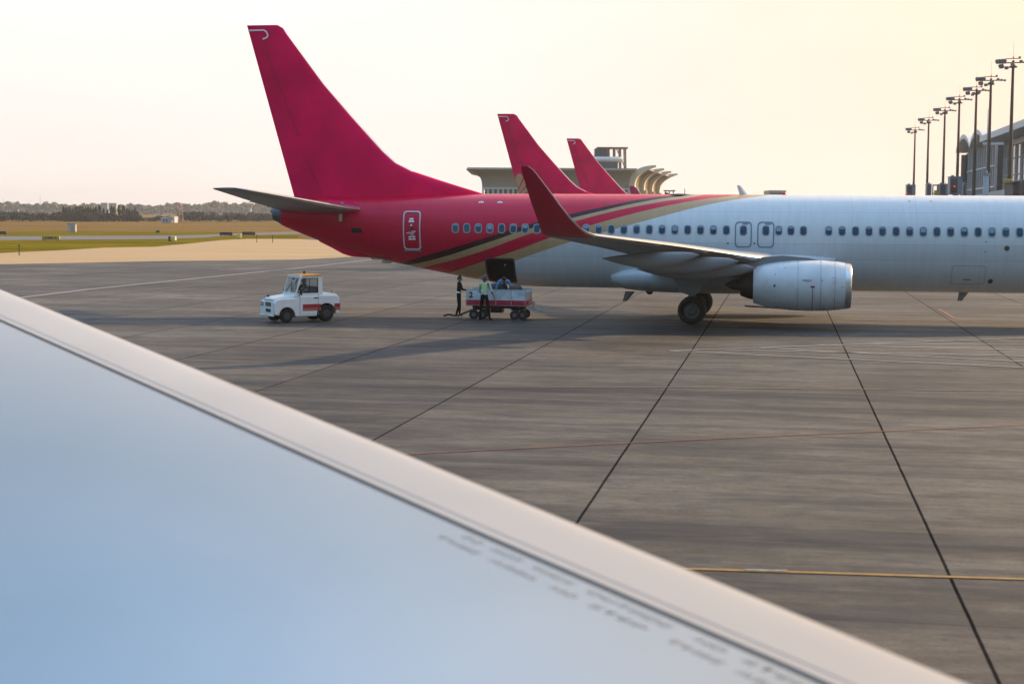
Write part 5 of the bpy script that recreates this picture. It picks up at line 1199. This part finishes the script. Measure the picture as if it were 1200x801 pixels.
while yy>y4+3:
    for z0_,z1_ in((4.5,8.6),(10.2,za-1.2)):
        a=QP(yy)-nrm*.05; b=QP(yy-5)-nrm*.05
        mb=MB(); mb.add([a+Vector((0,0,z0_)),b+Vector((0,0,z0_)),b+Vector((0,0,z1_)),a+Vector((0,0,z1_))],[(0,1,2,3)]); w_=mb.build('window',mat('dark_glass',(.02,.03,.04),.1,spec=.8),blk,recalc=False)
        mb=MB(); mb.tube([p_+Vector((0,0,z))-nrm*.08 for p_,z in((a,z0_),(b,z0_),(b,z1_),(a,z1_),(a,z0_))],.14,4); mb.build('window_frame',M_mul,w_)
    yy-=6.6
# cladding rods on the pale corner
mb=MB()
for k in range(6): mb.tube([QP(y3-k*1.6)-nrm*.1,QP(y3-k*1.6)-nrm*.1+Vector((0,0,zt))],.1,4)
for z in(3,6,9,12,15): mb.tube([QP(y3)-nrm*.1+Vector((0,0,z)),QP(y4)-nrm*.1+Vector((0,0,z))],.12,4)
mb.build('cladding_joints',M_mul,blk)
# ------------------------------------------------------------ FLARED TERMINAL IN THE MIDDLE DISTANCE
M_tanc=mat('flared_wall_tan',(.38,.32,.24),.6,var=.08,scale=.08); M_crm=mat('flared_rib_cream',(.70,.60,.42),.5)
YT=430.0
ft=empty('flared_terminal',(at(670,230,YT).x,YT,0),0,'distant tan terminal with outward flaring roof and four curved cream ribs','terminal')
def lo(u,v,Y=YT): q=at(u,v,Y); return Vector((q.x-ft.location.x,q.y-YT,q.z))
A=lo(547.5,198.8); zt=A.z; zb=lo(565,220).z; xl=A.x; xb=lo(566,220).x; xr=lo(737,220).x
flare=[(0,0),(.0,.12),(.03,.35),(.12,.58),(.32,.80),(.62,.93),(1.0,1.0)]   # outward, up
fw_=xb-xl
mb=MB(); L=[]
for o_,u_ in flare:
    z=zb+(zt-zb)*u_; e=fw_*o_; L.append([Vector((xb-e,-e*1.0,z)),Vector((xr+e*.4,-e*1.0,z)),Vector((xr+e*.4,60,z)),Vector((xb-e,60,z))])
L.append([p_+Vector((.1,.1,.5)) for p_ in L[-1]])
mb.loft(L,0,True); mb.build('flared_wall',M_tanc,ft,smooth=50)
mb=MB(); L=[]
for o_,u_ in flare: z=zb+(zt-zb)*u_; L.append([Vector((xb-fw_*o_-.25,-fw_*o_-.3,z)),Vector((xb-fw_*o_+.35,-fw_*o_-.3,z)),Vector((xb-fw_*o_+.35,55,z)),Vector((xb-fw_*o_-.25,55,z))])
mb.loft(L,0,True); mb.build('edge_trim',M_cl,ft,smooth=50)
mb=MB(); mb.box(((xb+xr)/2,28,zb/2),(xr-xb-1,56,zb)); mb.build('base_glazing',M_glz,ft)
mb=MB()
for k in range(30):
    x=xb+(xr-xb)*k/29; mb.box((x,-.3,zb-.9),(.5,.5,1.9))
mb.box(((xb+xr)/2,-.35,zb-.1),(xr-xb,.8,.5)); mb.build('window_band',M_roofw,ft)
# ribs: the right side flare recedes along the building, with four protruding bands
b_=lo(735.5,221,YT); t_=lo(769,195.5,YT); rd=Vector((sA,cA,0)); outer=[]
for q in range(15):
    t=q/14; fx_=(1-math.cos(t*PI/2))**1.15; fz_=math.sin(t*PI/2)**.9
    outer.append((b_.x+(t_.x-b_.x)*fx_, b_.z+(t_.z-b_.z)*fz_))
def offs(k):
    o=[]
    for i,(x,z) in enumerate(outer):
        p=outer[max(0,i-1)]; n=outer[min(14,i+1)]; dx,dz=n[0]-p[0],n[1]-p[1]; l=math.hypot(dx,dz); o.append((x+dz/l*k,z-dx/l*k))
    return o
mb=MB(); pf=offs(-.2)[:12]+list(reversed(offs(.35)[:12]))
mb.loft([[Vector((x,0,z))+rd*q for x,z in pf] for q in(1.0,96.0)],0,True); mb.build('flare_soffit',mat('soffit_shaded_brown',(.13,.095,.06),.6),ft,smooth=30)  # dark brown puts the shade between the ribs into the soffit colour
for q in(0,29.6,59.2,88.8):
    mb=MB(); oa=offs(-.45); ob=offs(1.9); ob=[((a_[0]-c_[0])*(1-.85*(i/14)**2)+c_[0],(a_[1]-c_[1])*(1-.85*(i/14)**2)+c_[1]) for i,(a_,c_) in enumerate(zip(ob,oa))]; pf=oa+list(reversed(ob))
    mb.loft([[Vector((x,0,z))+rd*(q+e) for x,z in pf] for e in(0,3.2)],0,True); mb.build('curved_rib',M_crm,ft,smooth=40)
    mb=MB(); mb.box(Vector((b_.x+1.2,1.5,b_.z/2))+rd*q,(2.6,3,b_.z)); mb.build('rib_pier',M_crm,ft)
mb=MB(); mb.loft([[Vector((b_.x+dx,0,z))+rd*q for dx,z in((-8,0),(.6,0),(.6,b_.z+.5),(-8,b_.z+.5))] for q in(1,96)],0,True); mb.build('side_wall',mat('soffit_shaded_brown',(.13,.095,.06),.6),ft)
# rooftop deck
r=empty('rooftop_control_room',(lo(712,195).x+ft.location.x,YT+14,zt+.5),0,'white rounded control room with a steel frame on the flared roof','control room')
mb=MB(); mb.box((-1.0,0,1.2),(9,8,2.2)); mb.build('lower_room',M_glz,r)
mb=MB(); mb.box((-1.5,0,2.9),(13,9,1.4),0,bev=.6); mb.build('rounded_deck',M_roofw,r,smooth=40)
mb=MB(); mb.box((-1.2,0,4.8),(3.6,5,2.2),0,bev=.1); mb.build('upper_cabin',M_glz,r)
mb=MB()
for x in(1.2,2.8,4.4,5.8): mb.cyl((x,-3,0),(x-.2,-3,6.1),.22,None,6); mb.cyl((x,3,0),(x-.2,3,6.1),.22,None,6)
mb.box((2.0,0,6.1),(8.6,6.6,.4)); mb.cyl((5.8,-3,0),(3,-3,6),.15,None,6); mb.cyl((-7.5,0,3),(-7.5,0,6),.08,None,6); mb.build('steel_frame',mat('frame_brown',(.16,.11,.08),.6),r)
# small far things above the fuselage line
def far_pole(u,v,Y,label,head=True,name='lamp_post',cat='lamp post',group=None):
    p=at(u,v,Y); r=empty(name,(p.x,Y,0),0,label,cat,group); mb=MB(); mb.cyl((0,0,0),(0,0,p.z),.22,.12,8); mb.build('pole',M_mast,r)
    if head: mb=MB(); mb.box((0,0,p.z),(1.6,.5,.5),0,bev=.1); mb.box((0,0,p.z-.6),(.5,.5,.5)); mb.build('lamp_head',M_mast,r)
    return r
far_pole(802.5,221,520,'thin dark mast standing alone right of the flared terminal',False,'pole','pole')
for k,u in enumerate((780,784.5,789)): far_pole(u,223.5,600,['left','middle','right'][k]+' one of three tiny lamps right of the curved ribs',True,group='tiny lamps by the flared terminal')
a=at(901,232,520); b=at(921,223,520); mb=MB(); mb.box(((a.x+b.x)/2,525,b.z/2),(b.x-a.x,12,b.z),0,bev=.2); o=mb.build('building',M_tanc,None); tag(o,'small tan building block above the fuselage behind the red beacon','building')
mb=MB(); mb.box(((a.x+b.x)/2,518.9,b.z-1.2),(b.x-a.x-.6,.2,.5)); mb.build('window_band',M_glz,o)
# ------------------------------------------------------------ FIELD OBJECTS ON THE LEFT
M_sgnb=mat('sign_back_dark',(.03,.035,.04),.6); M_sy=mat('sign_face_yellow',(.40,.30,.05),.6,var=.1,scale=3)
def panel_sign(u0,u1,v0,vb,face,label,txt=None,thick=.35):
    p=G((u0+u1)/2,vb); Y=p.y; W=(u1-u0)/F*Y; h_=at(u0,v0,Y).z
    r=empty('airfield_sign',(p.x,Y,0),0,label,'airfield sign','airfield signs on the grass')
    mb=MB(); mb.box((0,0,.15+(h_-.15)/2),(W,thick,h_-.15),0,bev=.03); mb.build('panel',face,r)
    mb=MB()
    for x in(-.4,.4): mb.cyl((x*W,0,0),(x*W,0,.2),.06,None,8)
    mb.build('leg',M_dark,r)
    if txt:
        cu=bpy.data.curves.new('t','FONT'); cu.body=txt; cu.size=h_*.62; cu.align_x='CENTER'; cu.align_y='CENTER'; cu.offset=.02
        to=bpy.data.objects.new('t',cu); col.objects.link(to); me=bpy.data.meshes.new_from_object(to.evaluated_get(bpy.context.evaluated_depsgraph_get())); bpy.data.objects.remove(to); me.materials.clear(); me.materials.append(mat('sign_black',(.03,.01,.01),.6)); t=bpy.data.objects.new('lettering',me); col.objects.link(t); t.parent=r; t.location=(0,-thick/2-.02,.12+h_/2); t.rotation_euler=(PI/2,0,0)
    return r
panel_sign(-6,7.5,270.8,275.3,M_sgnb,'dark sign panel cut off by the left border')
panel_sign(49.5,70,276.6,282,M_sy,'long dull yellow airfield sign with dark characters at the taxiway edge','A A006 4')
panel_sign(183,187.3,269.8,273.2,M_sgnb,'tiny dark box sign with a red end, mid field')
panel_sign(257.5,272.5,271.8,276.6,M_sgnb,'left one of the two long dark sign panels below the tail')
panel_sign(284,299,271.5,276.3,M_sgnb,'right one of the two long dark sign panels below the tail')
panel_sign(278.4,282.6,273.8,280,mat('marker_yellow',(.62,.50,.14),.6),'small bright yellow marker box between the two dark sign panels')
r=panel_sign(199.5,206,277,283,mat('marker_cream',(.60,.50,.25),.6),'cream box sign with a dark left side at the taxiway edge',thick=.9)
mb=MB(); mb.box((-.42,0,.4),(.3,.95,.7)); mb.build('dark_side',M_sgnb,r)
p=G(183,273); mb=MB(); mb.box((-.35,-.2,.45),(.25,.1,.25))
# hut
p=G(84.5,271.5); Y=p.y; W=9.5/F*Y; h_=at(84,261.5,Y).z
r=empty('field_hut',(p.x,Y,0),math.radians(8),'small white equipment hut with a dark cap roof standing in the dry grass','hut')
mb=MB(); mb.box((0,0,h_*.45),(W*.95,W*.8,h_*.9)); mb.build('wall',mat('hut_render',(.50,.47,.42),.8,var=.12,scale=1),r)
mb=MB(); mb.loft([[Vector((x*W*k,y*W*k*.9,z)) for x,y in((-.56,-.5),(.56,-.5),(.56,.5),(-.56,.5))] for k,z in((1,h_*.9),(1,h_*.94),(.5,h_*1.02),(.1,h_*1.05))],0,True); mb.build('roof',mat('hut_roof',(.10,.10,.11),.7),r)
mb=MB(); mb.box((.1*W,-W*.4-.02,h_*.38),(W*.28,.04,h_*.62)); mb.build('door',mat('hut_door',(.34,.34,.33),.6),r)
# slim marker stakes by the apron edge
for k,(u,v) in enumerate([(22.5,299),(301,284),(319.5,284.5)]):
    p=G(u,v); mb=MB(); mb.cyl((0,0,0),(0,0,.9),.05,.04,8); mb.box((0,0,.95),(.14,.1,.14)); o=mb.build('marker_stake',M_dark); o.location=p; tag(o,['thin stake at the pale pavement edge near the left border','left one of two thin stakes below the tail cone','right one of two thin stakes below the tail cone'][k],'stake','marker stakes on the apron edge')
# ---- trees
def tree_mesh(kind,seed):
    rnd=random.Random(seed); mb=MB(); V=[];Fc=[];mi=[]
    def leaf(c,s):
        n=Vector((rnd.gauss(0,1),rnd.gauss(0,1),rnd.gauss(0,1))).normalized(); t=n.cross(Vector((rnd.random(),rnd.random(),.3))).normalized(); b_=n.cross(t)
        o=len(V); V.extend([c+t*s,c+b_*s*.8,c-t*s*.9,c-b_*s*.7]); Fc.append((o,o+1,o+2,o+3)); mi.append(rnd.randrange(3))
    if kind=='poplar':
        for k in range(700):
            z=.03+.92*rnd.random(); w_=.15*math.sin(PI*min(1,(z+.05))**.75)**.7*(1 if z<.9 else .6)+.012
            a=rnd.random()*2*PI; r_=w_*math.sqrt(rnd.random())*(1+.35*math.sin(z*23+seed+a*2)); leaf(Vector((r_*math.cos(a),r_*math.sin(a),z)),.026+.022*rnd.random())
    else:
        cl=[(Vector((rnd.gauss(0,.20),rnd.gauss(0,.20),.20+.60*rnd.random()**.8)),.15+.14*rnd.random()) for _ in range(15)]
        for k in range(1000):
            c,rr=cl[rnd.randrange(len(cl))]; dv=Vector((rnd.gauss(0,1),rnd.gauss(0,1),rnd.gauss(0,.8))).normalized()*rr*rnd.random()**.4; leaf(c+dv,.035+.03*rnd.random())
    mb.add(V,Fc,mi); return mb
LM=[mat('leaf_dark',(.020,.028,.016),.8),mat('leaf_mid',(.030,.038,.022),.8),mat('leaf_olive',(.045,.048,.028),.8)]; M_trunk=mat('bark',(.10,.075,.05),.9)
def make_tree(kind,seed):
    mbc=tree_mesh(kind,seed); r=empty(kind+'_tree' if kind=='poplar' else 'broadleaf_tree',(0,0,0)); mbc.build('crown',LM,r,recalc=False)
    mb=MB(); mb.cyl((0,0,0),(0,0,.75 if kind=='poplar' else .45),.02,.008,8)
    if kind!='poplar':
        for k in range(5): a=k*1.3; mb.cyl((0,0,.28),(.2*math.cos(a),.2*math.sin(a),.55),.011,.004,6)
    mb.build('trunk',M_trunk,r); return r
rt=random.Random(11)
pro={('poplar',k):make_tree('poplar',k) for k in range(4)}; pro.update({('broad',k):make_tree('broad',10+k) for k in range(5)})
used=set()
def place_tree(kind,u,vtop,vb,label,group,wid=1.0):
    p=G(u,vb); hh=at(u,vtop,p.y).z; k=(kind,rt.randrange(4 if kind=='poplar' else 5))
    if k not in used: used.add(k); r=pro[k]
    else: r=copy_tree(pro[k])
    r.location=(p.x,p.y,-.03); r.scale=(hh*wid,hh*wid,hh); r.rotation_euler=(0,0,rt.random()*6); tag(r,label,'tree',group)
side=lambda u: 'left of the hut' if u<79 else 'right of the hut'
pop=[75,78.5,82,85.5,88.5,91,94,97,100.5,103.5,106.5,109.5,112.5,117,121.5,126,131,134,139.5,145,149,152,155,158.5,161.5]
ptop=[240.5,241.5,241.5,242.5,240.5,240.8,241,240.5,242,241,241.5,242.2,241,239.2,243,244,239.8,241,239,239.4,243,243.6,244.5,242,247]
for k,(u,v) in enumerate(zip(pop,ptop)):
    place_tree('poplar',u,v,259.8,f'slim dark poplar, number {k+1} from the left end of the poplar row','row of poplars on the horizon',.85)
for k in range(70):
    u=-12+k*4.9+rt.uniform(-1.5,1.5)
    if 74<u<164 and rt.random()<.6: vt=250+rt.uniform(-1,2)
    elif u<74: vt=248+rt.uniform(-1.5,2.5)+(2 if 58<u<70 else 0)
    elif u<185: vt=253+rt.uniform(-1.5,2)
    elif u<215: vt=252+rt.uniform(-1.5,3)
    elif u<270: vt=248.5+rt.uniform(-1.5,3.5)
    else: vt=249+rt.uniform(-2,2.5)
    place_tree('broad',u,vt,259.6+rt.uniform(-.3,.3),f'round hazy tree on the horizon, number {k+1} from the left border','hazy round trees on the horizon',rt.uniform(1.4,2.3))
# far wood behind them, one fading mass
mb=MB(); V=[];Fc=[];mi=[]
for k in range(14000):
    u=-60+rt.random()*420; Y=rt.uniform(1500,2100); top=lerp(u,[(-60,8),(60,7.5),(165,6.5),(215,8),(330,10.5)])*(1+.12*math.sin(u*.13)+.08*math.sin(u*.57+2)); x=(u-600)/F*Y
    z=top*math.sqrt(rt.random())*rt.uniform(.75,1)*Y/1100*.9; c=Vector((x,Y,z)); s=rt.uniform(1.1,2.4)
    n=Vector((rt.gauss(0,1),rt.gauss(0,1),rt.gauss(0,1))).normalized(); t=n.cross(Vector((.3,.2,1))).normalized(); b_=n.cross(t); o_=len(V); V.extend([c+t*s,c+b_*s,c-t*s,c-b_*s]); Fc.append((o_,o_+1,o_+2,o_+3)); mi.append(rt.randrange(3))
mb.add(V,Fc,mi); o=mb.build('distant_wood',LM,None,recalc=False); tag(o,'pale distant wood along the horizon behind the nearer trees','wood',None,'stuff')
# hedge-like dry scrub in front of the trees
# ---- far buildings and towers
M_fb=mat('far_wall_white',(.42,.41,.39),.7); M_fc=mat('far_wall_cream',(.48,.42,.30),.7); M_fg=mat('far_wall_grey',(.42,.44,.46),.7)
def far_box(u0,u1,v0,Y,m,label,win=2,roof=None,name='building'):
    a=at(u0,v0,Y); b=at(u1,v0,Y); W=b.x-a.x; r=empty(name,((a.x+b.x)/2,Y,0),0,label,'building'); hh=a.z
    mb=MB(); mb.box((0,W*.25,hh/2),(W,W*.5,hh)); mb.build('wall',m,r)
    mb=MB()
    for q in range(win): mb.box((0,-.1,hh*(.93-.16*q)-.3),(W*.9,.2,hh*.05))
    mb.build('window_band',M_glz,r); mb=MB(); mb.box((0,W*.25,hh+.25),(W*1.03,W*.53,.5)); mb.build('roof',roof or M_fg,r); return r
far_box(30,52,240.3,1700,M_fg,'long pale grey block in the haze near the left border',3)
r=far_box(118,126,238.2,1250,M_fb,'white tower block rising behind the poplars',3); far_box(126,136.5,238.5,1270,M_fc,'sunlit cream block beside the white one, behind the poplars',3)
far_box(120,127,248.8,900,M_fc,'low cream building glimpsed between the poplars',1)
r=empty('dome_building',(at(16,246,1700).x,1700,0),0,'faint low domed roof in the haze near the left border','building')
mb=MB(); hh=at(16,242,1700).z; mb.rev((0,0,hh-6),(0,0,1),[(0,14),(3,12.5),(5,8),(6,.5)],n=24,caps=True); mb.build('roof',M_fb,r,smooth=50); mb=MB(); mb.cyl((0,0,0),(0,0,hh-6),13.5,13.5,24); mb.build('wall',M_fb,r,smooth=40)
p=G(197,261); Y=p.y; hh=at(197,254.6,Y).z; k_=Y/F
r=empty('field_station',(p.x,Y,0),0,'white low station building with a sunlit cream end in front of the trees','building')
mb=MB(); mb.box((-2.6*k_,2,hh*.42),(11*k_,5,hh*.84)); mb.box((5.2*k_,1.5,hh*.5),(6.4*k_,6,hh)); mb.box((5.2*k_,-2.0,hh*.2),(2.6*k_,1.2,hh*.4)); mb.build('wall',M_fb,r)
mb=MB(); mb.box((-2.6*k_,2,hh*.87),(11.6*k_,5.6,.18)); mb.box((5.2*k_,1.5,hh+.09),(6.9*k_,6.6,.18)); mb.build('roof',M_roofw,r)
mb=MB(); mb.box((-4.5*k_,-.55,hh*.45),(1.6*k_,.1,hh*.3)); mb.box((-1.2*k_,-.55,hh*.45),(1.6*k_,.1,hh*.3)); mb.build('window',M_glz,r)
# radio mast
p=G(212,261.5); Y=p.y; hh=at(212,240.5,Y).z
r=empty('radio_mast',(p.x,Y,0),0,'slim red and white lattice mast beside the white station building','mast')
mb=MB(); mb2=MB(); nS=7
for q in range(nS):
    z0_=hh*q/nS; z1_=hh*(q+1)/nS; w0=.9*(1-.75*q/nS); w1=.9*(1-.75*(q+1)/nS); m_=(mb if q%2 else mb2)
    for sx,sy in((-1,-1),(1,-1),(1,1),(-1,1)): m_.cyl((sx*w0,sy*w0,z0_),(sx*w1,sy*w1,z1_),.09,None,6)
    m_.cyl((-w0,-w0,z0_),(w1,-w1,z1_),.05,None,5); m_.cyl((w0,-w0,z0_),(-w1,-w1,z1_),.05,None,5)
mb.build('white_sections',M_fb,r); mb2.build('red_sections',mat('mast_red',(.55,.12,.05),.6),r); mb=MB(); mb.cyl((0,0,hh),(0,0,hh*1.1),.3,.1,8); mb.build('top_lamp',mat('mast_orange',(.7,.4,.1),.5),r)
# water tower
Y=1100.; t_=at(293,237,Y); r=empty('water_tower',(t_.x,Y,0),0,'mushroom shaped water tower in the haze left of the tail cone','water tower')
mb=MB(); mb.cyl((0,0,0),(0,0,t_.z-2.5),1.1,.9,14); mb.build('shaft',M_fg,r,smooth=40); mb=MB(); mb.rev((0,0,t_.z-4.2),(0,0,1),[(0,.9),(1.6,1.9),(2.8,3.4),(3.4,3.5),(4.1,1.2)],n=24,caps=True); mb.build('tank',M_fg,r,smooth=40)
for k,(u,v,Y,l) in enumerate([(188.5,239,900,'thin grey pole right of the poplars in the haze'),(47,229,1700,'very thin tall mast above the long pale block in the haze'),(4,232,1500,'very thin mast at the left border in the haze'),(199,247,800,'short antenna pole above the white station building'),(266,236,1300,'very thin mast in the haze left of the tail cone')]):
    far_pole(u,v,Y,l,False,'antenna_pole','antenna pole','thin antenna poles in the haze')
